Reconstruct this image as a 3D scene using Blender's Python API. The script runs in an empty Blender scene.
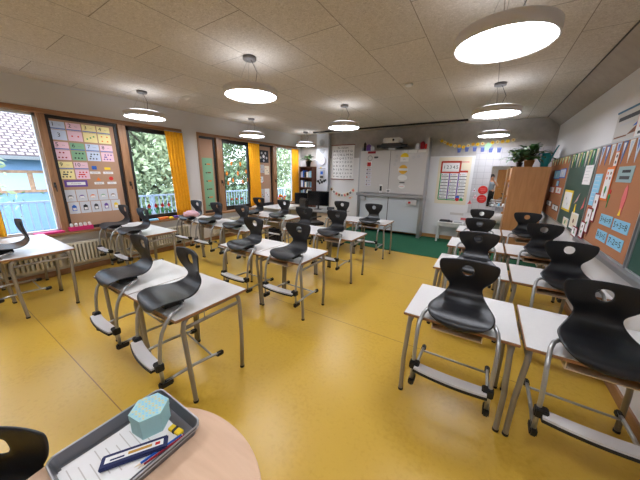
import bpy, bmesh, math, random
from mathutils import Vector, Matrix
PI = math.pi
rnd = random.Random(7)
S = bpy.context.scene
COL = S.collection

# ------------------------------------------------------------------ camera, world, exposure
cd = bpy.data.cameras.new('camera'); cam = bpy.data.objects.new('camera', cd); COL.objects.link(cam)
S.camera = cam
cd.sensor_fit = 'HORIZONTAL'; cd.sensor_width = 36.0
cd.lens = 260.26 / 640.0 * 36.0
cd.clip_start = 0.02; cd.clip_end = 200
yaw, pit, rol = math.radians(-32.256), math.radians(-14.269), math.radians(0.9454)
fwd = Vector((math.sin(yaw)*math.cos(pit), math.cos(yaw)*math.cos(pit), math.sin(pit)))
rt = Vector((math.cos(yaw), -math.sin(yaw), 0)); up = rt.cross(fwd)
r2 = rt*math.cos(rol) + up*math.sin(rol); u2 = -rt*math.sin(rol) + up*math.cos(rol)
CAMM = Matrix((( r2.x, u2.x, -fwd.x, 0), (r2.y, u2.y, -fwd.y, 0), (r2.z, u2.z, -fwd.z, 1.7), (0, 0, 0, 1)))
cam.matrix_world = CAMM

W = bpy.data.worlds.new('sky'); S.world = W; W.use_nodes = True
wn = W.node_tree.nodes; wl = W.node_tree.links
bg = wn['Background']
sky = wn.new('ShaderNodeTexSky'); sky.sky_type = 'NISHITA'; sky.sun_disc = False
sky.sun_elevation = math.radians(38); sky.sun_rotation = math.radians(120); sky.dust_density = 2.5; sky.air_density = 1.2
mixw = wn.new('ShaderNodeMixRGB'); mixw.inputs[0].default_value = 0.55
mixw.inputs[2].default_value = (6.5, 7.4, 8.6, 1)
wl.new(sky.outputs[0], mixw.inputs[1]); wl.new(mixw.outputs[0], bg.inputs[0])
bg.inputs[1].default_value = 0.75

S.view_settings.view_transform = 'Standard'; S.view_settings.look = 'None'
S.view_settings.gamma = 1.0; S.view_settings.use_curve_mapping = False
S.view_settings.exposure = 0.8
LAMP_POWER = 16.0

# ------------------------------------------------------------------ materials
def lin(c):
    return tuple(((v/255.0)/12.92 if v/255.0 <= 0.04045 else ((v/255.0+0.055)/1.055)**2.4) for v in c)
MATS = {}
def mat(name, rgb, rough=0.5, metal=0.0, noise=0.0, nscale=20.0, bump=0.0, bscale=60.0, emit=None, estr=0.0, spec=None, stretch=None, coat=0.0):
    if name in MATS: return MATS[name]
    m = bpy.data.materials.new(name); m.use_nodes = True
    nt = m.node_tree; N = nt.nodes; L = nt.links; b = N['Principled BSDF']
    c = lin(rgb); b.inputs['Base Color'].default_value = (*c, 1); b.inputs['Roughness'].default_value = rough
    b.inputs['Metallic'].default_value = metal
    if spec is not None: b.inputs['Specular IOR Level'].default_value = spec
    if coat: b.inputs['Coat Weight'].default_value = coat
    tc = None
    def coords(scale):
        nonlocal tc
        if tc is None: tc = N.new('ShaderNodeTexCoord')
        mp = N.new('ShaderNodeMapping'); L.new(tc.outputs['Object'], mp.inputs[0])
        mp.inputs['Scale'].default_value = stretch if stretch else (1, 1, 1)
        n = N.new('ShaderNodeTexNoise'); n.inputs['Scale'].default_value = scale; n.inputs['Detail'].default_value = 5
        L.new(mp.outputs[0], n.inputs['Vector']); return n
    if noise > 0:
        n = coords(nscale); r = N.new('ShaderNodeValToRGB')
        r.color_ramp.elements[0].position = .3; r.color_ramp.elements[1].position = .7
        r.color_ramp.elements[0].color = (*[v*(1-noise) for v in c], 1); r.color_ramp.elements[1].color = (*[min(1, v*(1+noise)) for v in c], 1)
        L.new(n.outputs[0], r.inputs[0]); L.new(r.outputs[0], b.inputs['Base Color'])
    if bump > 0:
        n = coords(bscale); bp = N.new('ShaderNodeBump'); bp.inputs['Strength'].default_value = bump; bp.inputs['Distance'].default_value = .01
        L.new(n.outputs[0], bp.inputs['Height']); L.new(bp.outputs[0], b.inputs['Normal'])
    if emit:
        b.inputs['Emission Color'].default_value = (*lin(emit), 1); b.inputs['Emission Strength'].default_value = estr
    MATS[name] = m; return m

def floor_mat():
    m = mat('yellow_linoleum', (214, 168, 50), 0.32); nt = m.node_tree; N = nt.nodes; L = nt.links; b = N['Principled BSDF']
    tc = N.new('ShaderNodeTexCoord')
    n1 = N.new('ShaderNodeTexNoise'); n1.inputs['Scale'].default_value = 2.2; n1.inputs['Detail'].default_value = 8; n1.inputs['Roughness'].default_value = .65
    n2 = N.new('ShaderNodeTexNoise'); n2.inputs['Scale'].default_value = 34; n2.inputs['Detail'].default_value = 6
    L.new(tc.outputs['Object'], n1.inputs[0]); L.new(tc.outputs['Object'], n2.inputs[0])
    mx = N.new('ShaderNodeMath'); mx.operation = 'ADD'; L.new(n1.outputs[0], mx.inputs[0]); L.new(n2.outputs[0], mx.inputs[1])
    r = N.new('ShaderNodeValToRGB'); r.color_ramp.elements[0].position = .75; r.color_ramp.elements[1].position = 1.25
    r.color_ramp.elements[0].color = (*lin((200, 159, 52)), 1); r.color_ramp.elements[1].color = (*lin((208, 168, 62)), 1)
    L.new(mx.outputs[0], r.inputs[0])
    # welded seams between the linoleum sheets
    br = N.new('ShaderNodeTexBrick'); br.inputs['Scale'].default_value = 1.0; br.inputs['Brick Width'].default_value = 60; br.inputs['Row Height'].default_value = 1.95
    br.inputs['Mortar Size'].default_value = .0035; br.inputs['Mortar Smooth'].default_value = 0; br.offset = 0
    br.inputs['Color1'].default_value = br.inputs['Color2'].default_value = (0, 0, 0, 1); br.inputs['Mortar'].default_value = (1, 1, 1, 1)
    mp = N.new('ShaderNodeMapping'); mp.inputs['Location'].default_value = (30, -.53, 0); L.new(tc.outputs['Object'], mp.inputs[0]); L.new(mp.outputs[0], br.inputs[0])
    mc = N.new('ShaderNodeMixRGB'); mc.inputs[2].default_value = (*lin((150, 112, 50)), 1)
    L.new(br.outputs[0], mc.inputs[0]); L.new(r.outputs[0], mc.inputs[1]); L.new(mc.outputs[0], b.inputs['Base Color'])
    rr = N.new('ShaderNodeMapRange'); rr.inputs[3].default_value = .24; rr.inputs[4].default_value = .42; L.new(n1.outputs[0], rr.inputs[0]); L.new(rr.outputs[0], b.inputs['Roughness'])
    bp = N.new('ShaderNodeBump'); bp.inputs['Strength'].default_value = .06; bp.inputs['Distance'].default_value = .01; L.new(n2.outputs[0], bp.inputs['Height']); L.new(bp.outputs[0], b.inputs['Normal'])
    return m

def ceiling_mat():
    m = mat('wood_wool_panels', (190, 176, 158), 0.95); nt = m.node_tree; N = nt.nodes; L = nt.links; b = N['Principled BSDF']
    tc = N.new('ShaderNodeTexCoord')
    n = N.new('ShaderNodeTexNoise'); n.inputs['Scale'].default_value = 42; n.inputs['Detail'].default_value = 7; n.inputs['Roughness'].default_value = .8; n.inputs['Distortion'].default_value = 1.6
    L.new(tc.outputs['Object'], n.inputs[0])
    r = N.new('ShaderNodeValToRGB'); r.color_ramp.elements[0].position = .32; r.color_ramp.elements[1].position = .68
    r.color_ramp.elements[0].color = (*lin((176, 164, 148)), 1); r.color_ramp.elements[1].color = (*lin((236, 228, 218)), 1); L.new(n.outputs[0], r.inputs[0])
    br = N.new('ShaderNodeTexBrick'); br.inputs['Scale'].default_value = 1.0; br.inputs['Brick Width'].default_value = 1.2; br.inputs['Row Height'].default_value = 0.6
    br.inputs['Mortar Size'].default_value = .004; br.inputs['Mortar Smooth'].default_value = .1; br.offset = .5
    br.inputs['Color1'].default_value = (.93, .93, .93, 1); br.inputs['Color2'].default_value = (1, 1, 1, 1); br.inputs['Mortar'].default_value = (.45, .43, .4, 1)
    mp = N.new('ShaderNodeMapping'); mp.inputs['Rotation'].default_value = (0, 0, PI/2); mp.inputs['Location'].default_value = (.54, .7, 0)
    L.new(tc.outputs['Object'], mp.inputs[0]); L.new(mp.outputs[0], br.inputs[0])
    mu = N.new('ShaderNodeMixRGB'); mu.blend_type = 'MULTIPLY'; mu.inputs[0].default_value = 1; L.new(r.outputs[0], mu.inputs[1]); L.new(br.outputs[0], mu.inputs[2]); L.new(mu.outputs[0], b.inputs['Base Color'])
    bp = N.new('ShaderNodeBump'); bp.inputs['Strength'].default_value = .5; bp.inputs['Distance'].default_value = .01; L.new(n.outputs[0], bp.inputs['Height']); L.new(bp.outputs[0], b.inputs['Normal'])
    return m

def wood(name, c1, c2, scale=3.0, along='z', rough=.45):
    if name in MATS: return MATS[name]
    m = mat(name, c1, rough); nt = m.node_tree; N = nt.nodes; L = nt.links; b = N['Principled BSDF']
    tc = N.new('ShaderNodeTexCoord'); mp = N.new('ShaderNodeMapping')
    s = {'x': (.12, 1, 1), 'y': (1, .12, 1), 'z': (1, 1, .12)}[along]
    mp.inputs['Scale'].default_value = tuple(v*scale*6 for v in s); L.new(tc.outputs['Object'], mp.inputs[0])
    n = N.new('ShaderNodeTexNoise'); n.inputs['Scale'].default_value = 2.0; n.inputs['Detail'].default_value = 8; n.inputs['Distortion'].default_value = .8; L.new(mp.outputs[0], n.inputs[0])
    r = N.new('ShaderNodeValToRGB'); r.color_ramp.elements[0].position = .3; r.color_ramp.elements[1].position = .7
    r.color_ramp.elements[0].color = (*lin(c1), 1); r.color_ramp.elements[1].color = (*lin(c2), 1)
    L.new(n.outputs[0], r.inputs[0]); L.new(r.outputs[0], b.inputs['Base Color']); return m

def glass_mat():
    m = bpy.data.materials.new('window_glass'); m.use_nodes = True; nt = m.node_tree; N = nt.nodes; L = nt.links
    for n in list(N):
        if n.type != 'OUTPUT_MATERIAL': N.remove(n)
    out = [n for n in N if n.type == 'OUTPUT_MATERIAL'][0]
    t = N.new('ShaderNodeBsdfTransparent'); t.inputs[0].default_value = (.93, .96, .97, 1)
    g = N.new('ShaderNodeBsdfGlossy'); g.inputs['Roughness'].default_value = .02
    f = N.new('ShaderNodeFresnel'); f.inputs[0].default_value = 1.45
    ge = N.new('ShaderNodeNewGeometry'); iv = N.new('ShaderNodeMath'); iv.operation = 'SUBTRACT'; iv.inputs[0].default_value = 1.0; L.new(ge.outputs['Backfacing'], iv.inputs[1])
    fm = N.new('ShaderNodeMath'); fm.operation = 'MULTIPLY'; L.new(f.outputs[0], fm.inputs[0]); L.new(iv.outputs[0], fm.inputs[1])
    mx = N.new('ShaderNodeMixShader'); L.new(fm.outputs[0], mx.inputs[0]); L.new(t.outputs[0], mx.inputs[1]); L.new(g.outputs[0], mx.inputs[2]); L.new(mx.outputs[0], out.inputs[0])
    return m

def tile_mat():
    m = mat('white_tiles', (205, 203, 205), .2); nt = m.node_tree; N = nt.nodes; L = nt.links; b = N['Principled BSDF']
    tc = N.new('ShaderNodeTexCoord'); mp = N.new('ShaderNodeMapping'); mp.inputs['Rotation'].default_value = (PI/2, 0, 0); L.new(tc.outputs['Object'], mp.inputs[0])
    br = N.new('ShaderNodeTexBrick'); br.inputs['Scale'].default_value = 1; br.inputs['Brick Width'].default_value = .15; br.inputs['Row Height'].default_value = .15; br.offset = 0
    br.inputs['Mortar Size'].default_value = .004; br.inputs['Color1'].default_value = br.inputs['Color2'].default_value = (*lin((192, 190, 192)), 1); br.inputs['Mortar'].default_value = (*lin((168, 166, 168)), 1)
    L.new(mp.outputs[0], br.inputs[0]); L.new(br.outputs[0], b.inputs['Base Color']); return m

def rooftile_mat():
    m = mat('roof_tiles', (150, 120, 110), .8); nt = m.node_tree; N = nt.nodes; L = nt.links; b = N['Principled BSDF']
    tc = N.new('ShaderNodeTexCoord'); mp = N.new('ShaderNodeMapping'); mp.inputs['Rotation'].default_value = (0, 0, PI/2); L.new(tc.outputs['Object'], mp.inputs[0])
    br = N.new('ShaderNodeTexBrick'); br.inputs['Scale'].default_value = 1; br.inputs['Brick Width'].default_value = .22; br.inputs['Row Height'].default_value = .16
    br.inputs['Mortar Size'].default_value = .028; br.inputs['Color1'].default_value = (*lin((132, 112, 108)), 1); br.inputs['Color2'].default_value = (*lin((156, 146, 146)), 1); br.inputs['Mortar'].default_value = (*lin((62, 50, 54)), 1)
    L.new(mp.outputs[0], br.inputs[0]); L.new(br.outputs[0], b.inputs['Base Color']); return m

M_floor = floor_mat(); M_ceil = ceiling_mat(); M_glass = glass_mat(); M_tile = tile_mat(); M_roof = rooftile_mat()
M_wallL = mat('wall_paint', (206, 202, 198), .9, bump=.05, bscale=90)
M_wallW = mat('wall_paint_white', (222, 220, 220), .85, bump=.05, bscale=90)
M_conc = mat('concrete_wall', (176, 171, 165), .9, noise=.10, nscale=7, bump=.15, bscale=25)
M_beam = mat('beam_grey', (168, 158, 148), .9, noise=.06, nscale=10)
M_pine = wood('pine_frame', (136, 96, 64), (166, 124, 88), 2.0, 'z')
M_piney = wood('pine_frame_long', (136, 96, 64), (166, 124, 88), 2.0, 'y')
M_pinex = wood('pine_skirting', (170, 120, 68), (196, 146, 90), 2.0, 'x')
M_beech = wood('beech_cabinet', (182, 126, 76), (200, 144, 92), 1.4, 'z', .4)
M_beechD = wood('beech_door', (196, 134, 70), (214, 152, 86), 1.4, 'z', .4)
M_table = mat('table_laminate', (222, 219, 216), .32, noise=.015, nscale=40)
M_edge = wood('plywood_edge', (140, 98, 64), (168, 122, 84), 3.0, 'x')
M_shelfwood = wood('under_shelf_plywood', (214, 190, 158), (234, 214, 184), 2.0, 'x')
M_rtable = wood('round_table_wood', (206, 170, 140), (222, 188, 158), 1.6, 'x', .4)
M_steel = mat('grey_steel_tube', (150, 144, 134), .35, .35)
M_chrome = mat('satin_tube', (168, 168, 166), .28, .6)
M_black = mat('black_plastic', (24, 24, 26), .38, bump=.12, bscale=220)
M_shell = mat('black_chair_shell', (17, 17, 20), .40, bump=.10, bscale=160)
_nt = M_shell.node_tree; _w = _nt.nodes.new('ShaderNodeTexWave'); _w.wave_type = 'BANDS'; _w.bands_direction = 'X'; _w.wave_profile = 'SAW'; _w.inputs['Scale'].default_value = 8.0
_tc = _nt.nodes.new('ShaderNodeTexCoord'); _nt.links.new(_tc.outputs['Object'], _w.inputs['Vector'])
_b2 = _nt.nodes.new('ShaderNodeBump'); _b2.inputs['Strength'].default_value = .35; _b2.inputs['Distance'].default_value = .003
_b1 = [n for n in _nt.nodes if n.type == 'BUMP' and n is not _b2][0]
_nt.links.new(_w.outputs['Fac'], _b2.inputs['Height']); _nt.links.new(_b1.outputs[0], _b2.inputs['Normal']); _nt.links.new(_b2.outputs[0], _nt.nodes['Principled BSDF'].inputs['Normal'])
M_cap = mat('black_rubber', (18, 18, 18), .6)
M_plate = mat('light_footrest', (216, 214, 214), .35)
M_dark = mat('dark_frame', (28, 24, 24), .5)
M_cork = mat('cork_board', (178, 142, 116), .95, noise=.10, nscale=160)
M_corkR = mat('cork_board_right', (174, 116, 78), .95, noise=.10, nscale=160)
M_green = mat('green_chalkboard', (40, 78, 66), .5, noise=.08, nscale=6)
M_alu = mat('aluminium', (170, 170, 172), .35, .7)
M_curt = mat('yellow_curtain', (236, 168, 22), .9, noise=.08, nscale=30)
M_carpet = mat('green_carpet', (26, 92, 62), 1.0, noise=.2, nscale=150, bump=.4, bscale=200)
M_rad = mat('radiator_enamel', (212, 205, 186), .4)
M_white = mat('white_paper', (232, 230, 228), .8)
M_wb = mat('whiteboard_enamel', (206, 202, 200), .22)
M_wb2 = mat('lower_board_enamel', (206, 210, 216), .3)
M_lampg = mat('lamp_housing', (206, 200, 196), .5)
M_rose = mat('lamp_rose', (104, 100, 98), .5)
M_lampe = mat('lamp_diffuser', (255, 255, 255), .5, emit=(240, 244, 255), estr=LAMP_POWER)
M_lampu = mat('lamp_uplight', (255, 255, 255), .5, emit=(240, 244, 255), estr=LAMP_POWER*.12)
M_mirror = mat('mirror_glass', (235, 238, 238), .01, 1.0)
M_porc = mat('porcelain', (226, 224, 222), .12)
M_leaf = mat('plant_leaf', (52, 92, 40), .45, noise=.3, nscale=12)
M_leafL = mat('variegated_leaf', (120, 150, 84), .45, noise=.4, nscale=30)
M_stem = mat('plant_stem', (80, 70, 40), .7)
M_terra = mat('terracotta', (196, 142, 86), .8)
M_teal = mat('teal_plastic', (24, 124, 128), .35)
M_brown = wood('dark_brown_shelf', (92, 50, 30), (120, 68, 40), 2.0, 'z')
M_fac = mat('facade_blue', (112, 146, 192), .9)
M_tree1 = mat('tree_leaf_bright', (142, 156, 124), .7, noise=.3, nscale=5)
M_tree2 = mat('tree_leaf_mid', (104, 124, 92), .7, noise=.35, nscale=5)
M_bark = mat('tree_bark', (88, 78, 70), .9)
M_rail = mat('white_railing', (170, 184, 206), .5)
M_grass = mat('lawn', (80, 104, 76), .95, noise=.2, nscale=3)
def C(name, rgb, rough=.7): return mat(name, rgb, rough)
RED = C('red', (206, 44, 38)); DRED = C('dark_red', (150, 28, 44)); ORG = C('orange', (232, 120, 40)); YEL = C('yellow', (240, 206, 40)); BLU = C('blue', (40, 96, 190))
LBL = C('light_blue', (140, 198, 226)); PBL = C('pale_blue', (196, 208, 228)); NAVY = C('navy', (24, 34, 82)); PINK = C('pink', (232, 196, 208)); MAG = C('magenta', (206, 40, 110))
GRN = C('green', (40, 150, 80)); PGR = C('pale_green', (130, 176, 140)); PUR = C('purple', (104, 70, 150)); PYL = C('pale_yellow', (238, 224, 160)); INK = C('ink', (34, 34, 38)); GRY = C('mid_grey', (128, 128, 128)); LGR = C('light_grey', (190, 190, 192)); CRM = C('cream', (226, 214, 188)); BRN = C('brown', (120, 72, 40)); DGR = C('dark_grey', (62, 62, 64)); LIL = C('lilac', (208, 204, 214)); SLT = C('slate_green', (150, 176, 180)); SAL = C('salmon', (224, 110, 110)); FLESH = C('rose_cloth', (214, 170, 176), .95); KRAFT = C('faint_print', (196, 190, 184))

# ------------------------------------------------------------------ mesh builder
_text_cache = {}
class MB:
    def __init__(s): s.v = []; s.f = []; s.m = []; s.mats = []; s.sm = []
    def mi(s, m):
        if m not in s.mats: s.mats.append(m)
        return s.mats.index(m)
    def add(s, vs, fs, m, smooth=False):
        o = len(s.v); k = s.mi(m); s.v += [tuple(v) for v in vs]
        for f in fs: s.f.append([i+o for i in f]); s.m.append(k); s.sm.append(smooth)
        return s
    def box(s, x0, x1, y0, y1, z0, z1, m, bev=0):
        if bev <= 0:
            v = [(x, y, z) for x in (x0, x1) for y in (y0, y1) for z in (z0, z1)]
            return s.add(v, [(0, 1, 3, 2), (4, 6, 7, 5), (0, 4, 5, 1), (2, 3, 7, 6), (0, 2, 6, 4), (1, 5, 7, 3)], m)
        bm = bmesh.new(); bmesh.ops.create_cube(bm, size=1)
        for v in bm.verts: v.co = Vector(((x0+x1)/2+v.co.x*(x1-x0), (y0+y1)/2+v.co.y*(y1-y0), (z0+z1)/2+v.co.z*(z1-z0)))
        bmesh.ops.bevel(bm, geom=bm.edges[:], offset=bev, segments=2, affect='EDGES')
        s.bm(bm, m); return s
    def bm(s, bm, m, M=None, smooth=False):
        bm.verts.index_update()
        vs = [(M @ v.co if M else v.co.copy()) for v in bm.verts]
        s.add(vs, [[v.index for v in f.verts] for f in bm.faces], m, smooth); bm.free(); return s
    def xf(s, M):
        s.v = [tuple(M @ Vector(v)) for v in s.v]; return s
    def tube(s, pts, r, m, n=10, cap=True, smooth=True):
        pts = [Vector(p) for p in pts]; rs = r if isinstance(r, (list, tuple)) else [r]*len(pts)
        vs = []; prev = None
        for i, p in enumerate(pts):
            t = (pts[min(i+1, len(pts)-1)] - pts[max(i-1, 0)])
            if t.length < 1e-9: t = Vector((0, 0, 1))
            t.normalize()
            if prev is None:
                a = Vector((0, 0, 1)) if abs(t.z) < .9 else Vector((1, 0, 0)); nx = t.cross(a).normalized()
            else:
                nx = (prev - t*prev.dot(t)).normalized()
            prev = nx; ny = t.cross(nx)
            for k in range(n):
                a = 2*PI*k/n; vs.append(p + nx*(math.cos(a)*rs[i]) + ny*(math.sin(a)*rs[i]))
        fs = [(i*n+k, i*n+(k+1) % n, (i+1)*n+(k+1) % n, (i+1)*n+k) for i in range(len(pts)-1) for k in range(n)]
        s.add(vs, fs, m, smooth)
        if cap:
            o = len(s.v)-len(vs); k0 = s.mi(m)
            s.f.append([o+k for k in range(n)][::-1]); s.m.append(k0); s.sm.append(False)
            s.f.append([o+(len(pts)-1)*n+k for k in range(n)]); s.m.append(k0); s.sm.append(False)
        return s
    def lathe(s, prof, c, m, n=32, smooth=True, closed=False):
        if closed: prof = list(prof)+[prof[0]]
        vs = [(c[0]+r*math.cos(2*PI*k/n), c[1]+r*math.sin(2*PI*k/n), c[2]+z) for r, z in prof for k in range(n)]
        fs = [(i*n+k, i*n+(k+1) % n, (i+1)*n+(k+1) % n, (i+1)*n+k) for i in range(len(prof)-1) for k in range(n)]
        s.add(vs, fs, m, smooth)
        o = len(s.v)-len(vs)
        for i, rv in ((0, True), (len(prof)-1, False)):
            if prof[i][0] > 1e-4 and not closed:
                l = [o+i*n+k for k in range(n)]; s.f.append(l[::-1] if rv else l); s.m.append(s.mi(m)); s.sm.append(False)
        return s
    def disc(s, cx, y, cz, r, m, n=24, th=.002, rz=None):     # flat disc facing -y
        return s.poly([(cx+r*math.cos(2*PI*k/n), cz+(rz or r)*math.sin(2*PI*k/n)) for k in range(n)], y, m, th)
    def poly(s, pts, y, m, th=.002):                          # flat plate in the xz plane, front face at y
        n = len(pts); a = sum(pts[i][0]*pts[(i+1) % n][1]-pts[(i+1) % n][0]*pts[i][1] for i in range(n))
        if a < 0: pts = pts[::-1]
        vs = [(x, y, z) for x, z in pts] + [(x, y+th, z) for x, z in pts]
        fs = [list(range(n)), list(range(2*n-1, n-1, -1))] + [(i, i+n, (i+1) % n+n, (i+1) % n) for i in range(n)]
        return s.add(vs, fs, m)
    def rect(s, x0, x1, z0, z1, y, m, th=.002):
        return s.poly([(x0, z0), (x1, z0), (x1, z1), (x0, z1)], y, m, th)
    def sphere(s, c, r, m, sz=None, seg=14):
        bm = bmesh.new(); bmesh.ops.create_uvsphere(bm, u_segments=seg, v_segments=seg//2+2, radius=1)
        sc = sz or (r, r, r); return s.bm(bm, m, Matrix.Translation(c) @ Matrix.Diagonal((*sc, 1)), True)
    def text(s, t, size, m, x=0, z=0, y=0, w=None, M=None, align='CENTER'):
        key = t
        if key not in _text_cache:
            cu = bpy.data.curves.new('t', 'FONT'); cu.body = t; cu.size = 1; cu.align_x = 'CENTER'; cu.align_y = 'CENTER'; cu.extrude = .0; cu.resolution_u = 2
            ob = bpy.data.objects.new('t', cu); COL.objects.link(ob); bpy.context.view_layer.update()
            me = bpy.data.meshes.new_from_object(ob.evaluated_get(bpy.context.evaluated_depsgraph_get()))
            vs = [tuple(v.co) for v in me.vertices]; fs = [list(p.vertices) for p in me.polygons]
            bpy.data.objects.remove(ob); bpy.data.curves.remove(cu); bpy.data.meshes.remove(me)
            _text_cache[key] = (vs, fs)
        vs, fs = _text_cache[key]
        if not vs: return s
        k = size
        if w: k2 = w/max(1e-6, max(v[0] for v in vs)-min(v[0] for v in vs))
        else: k2 = size
        s.add([(x+v[0]*k2, y, z+v[1]*k) for v in vs], fs, m); return s
    def build(s, name, parent=None, loc=None, rotz=0, mods=None):
        me = bpy.data.meshes.new(name); me.from_pydata([tuple(v) for v in s.v], [], s.f)
        for m in s.mats: me.materials.append(m)
        me.polygons.foreach_set('material_index', s.m); me.polygons.foreach_set('use_smooth', s.sm); me.update()
        o = bpy.data.objects.new(name, me); COL.objects.link(o)
        if parent is not None: o.parent = parent
        if loc is not None: o.location = loc
        o.rotation_euler = (0, 0, rotz); return o

def tag(o, label, cat, group=None, kind=None):
    o['label'] = label; o['category'] = cat
    if group: o['group'] = group
    if kind: o['kind'] = kind
    return o
def thing(name, label, cat, loc=(0, 0, 0), rotz=0, group=None):
    o = bpy.data.objects.new(name, None); COL.objects.link(o); o.location = loc; o.rotation_euler = (0, 0, rotz); o.empty_display_size = .1
    return tag(o, label, cat, group)
def struct(name, mb, loc=None):
    o = mb.build(name, loc=loc); o['kind'] = 'structure'; return o
def dup(root, loc, rotz, label, group=None):
    r = root.copy(); COL.objects.link(r); r.location = loc; r.rotation_euler = (0, 0, rotz); r['label'] = label
    if group: r['group'] = group
    for ch in list(root.children):
        c = ch.copy(); COL.objects.link(c); c.parent = r
        for g in list(ch.children):
            d = g.copy(); COL.objects.link(d); d.parent = c
    return r

XL, XR, YB, YF, ZC = -5.8, 1.1, 7.8, -2.4, 2.97
RL, RR, RB = PI/2, -PI/2, 0.0        # wall items are built facing -y, then turned onto left / right / back wall

# ------------------------------------------------------------------ room shell
struct('floor', MB().box(XL-.3, XR+.2, YF-.2, YB+.2, -.1, 0, M_floor))
struct('ceiling', MB().box(XL-.3, XR+.2, YF-.2, YB+.2, ZC, ZC+.15, M_ceil))
SILL, HEAD = .66, 2.58
wl_ = MB()
O1 = (-.35, 3.48); O2 = (3.83, 7.6)
wl_.box(XL-.3, XL, YF-.2, YB+.2, 0, SILL, M_wallL).box(XL-.3, XL, YF-.2, YB+.2, HEAD, ZC, M_wallL)
wl_.box(XL-.3, XL, YF-.2, O1[0], SILL, HEAD, M_wallL).box(XL-.3, XL, O1[1], O2[0], SILL, HEAD, M_wallL).box(XL-.3, XL, O2[1], YB+.2, SILL, HEAD, M_wallL)
struct('wall_left', wl_)
struct('wall_right', MB().box(XR, XR+.2, YF-.2, YB+.2, 0, ZC, M_wallW))
wb_ = MB().box(XL, XR, YB, YB+.2, 0, 2.2, M_wallW).box(XL, XR, YB, YB+.2, 2.2, ZC, M_conc)
struct('wall_back', wb_)
struct('wall_front', MB().box(XL, XR, YF-.2, YF, 0, ZC, M_wallW))
struct('trim_1', MB().box(XL, XL+.018, YF, YB, 0, .09, M_piney)).name = 'baseboard_left'
struct('baseboard_right', MB().box(XR-.018, XR, YF, YB, 0, .09, M_piney))
struct('baseboard_back', MB().box(XL, XR, YB-.018, YB, 0, .10, M_pinex))
struct('trim_1', MB().add([(.86, YF, ZC), (XR, YF, ZC), (XR, YF, 2.78), (.86, YB, ZC), (XR, YB, ZC), (XR, YB, 2.78)], [(0, 1, 2), (5, 4, 3), (0, 2, 5, 3), (0, 3, 4, 1), (1, 4, 5, 2)], M_beam).box(.848, .862, YF, YB, ZC-.006, ZC, M_dark))                      # beam along the right wall; its shadow gap is painted as a dark strip
struct('trim_2', MB().box(-5.03, -4.58, YB-.13, YB, 0, ZC, mat('pillar_paint', (204, 206, 212), .8)))
struct('trim_3', MB().box(-4.9, -.62, 7.24, 7.30, ZC-.035, ZC, M_dark))             # dark slot rail in the ceiling
struct('trim_4', MB().box(-.38, XR-.001, YB-.014, YB, .78, 2.37, M_tile))           # tiled splash area at the sink

# window casings
def casing(n, y0, y1, posts):
    f = MB(); d = .06
    f.box(XL-.16, XL+.012, y0, y1, HEAD-.065, HEAD, M_piney).box(XL-.16, XL+.012, y0, y0+.045, SILL, HEAD-.065, M_pine).box(XL-.16, XL+.012, y1-.045, y1, SILL, HEAD-.065, M_pine)
    for a, b in posts: f.box(XL-.20, XL-.02, a, b, SILL+.04, HEAD-.065, M_pine)
    o = struct(n, f)
    s = MB().box(XL-.24, XL+.07, y0-.02, y1+.02, SILL, SILL+.04, M_piney).build('window_sill'); s.parent = o
    return o
XG = -5.93     # glazing plane
win1 = casing('window_1', *O1, [(.28, .36), (1.27, 1.36), (2.30, 2.42)])
win2 = casing('window_2', *O2, [(4.36, 4.52), (6.40, 6.56)])
def sash(parent, y0, y1, fm, fw=.055):
    f = MB(); z0, z1 = SILL+.04, HEAD-.065
    f.box(XG-.03, XG+.03, y0, y1, z0, z0+fw*1.3, fm).box(XG-.03, XG+.03, y0, y1, z1-fw, z1, fm).box(XG-.03, XG+.03, y0, y0+fw, z0, z1, fm).box(XG-.03, XG+.03, y1-fw, y1, z0, z1, fm)
    o = f.build('window_frame', parent)
    MB().box(XG-.004, XG+.004, y0+fw, y1-fw, z0+fw, z1-fw, M_glass).build('window_pane', parent)
    return o
white_f = mat('white_window_frame', (214, 216, 224), .4)
sash(win1, -.3, .28, white_f, .03); sash(win1, .36, 1.27, white_f, .035)
sash(win1, 2.42, 3.44, M_dark, .08)
sash(win2, 4.52, 5.50, M_dark, .085); sash(win2, 6.56, 7.55, white_f, .035)
for y, p in ((1.30, win1), (2.36, win1), (4.44, win2), (6.48, win2)):
    MB().box(XL-.02, XL+.005, y-.012, y+.012, 1.42, 1.50, M_dark).tube([(XL+.005, y, 1.46), (XL+.035, y, 1.46), (XL+.035, y, 1.36)], .007, M_dark).build('window_handle', p)
# rear wall door (only seen in the mirror)
dr = MB().box(.32, .39, YF, YF+.03, 0, 2.08, M_beechD).box(1.0, 1.07, YF, YF+.03, 0, 2.08, M_beechD).box(.32, 1.07, YF, YF+.03, 2.0, 2.08, M_beechD)
d1 = struct('door_1', dr); MB().box(.39, 1.0, YF, YF+.02, .01, 2.0, M_beechD).build('door_leaf', d1)
MB().tube([(.46, YF+.02, 1.05), (.46, YF+.07, 1.05), (.57, YF+.07, 1.05)], .01, M_alu).build('door_handle', d1)

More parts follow.
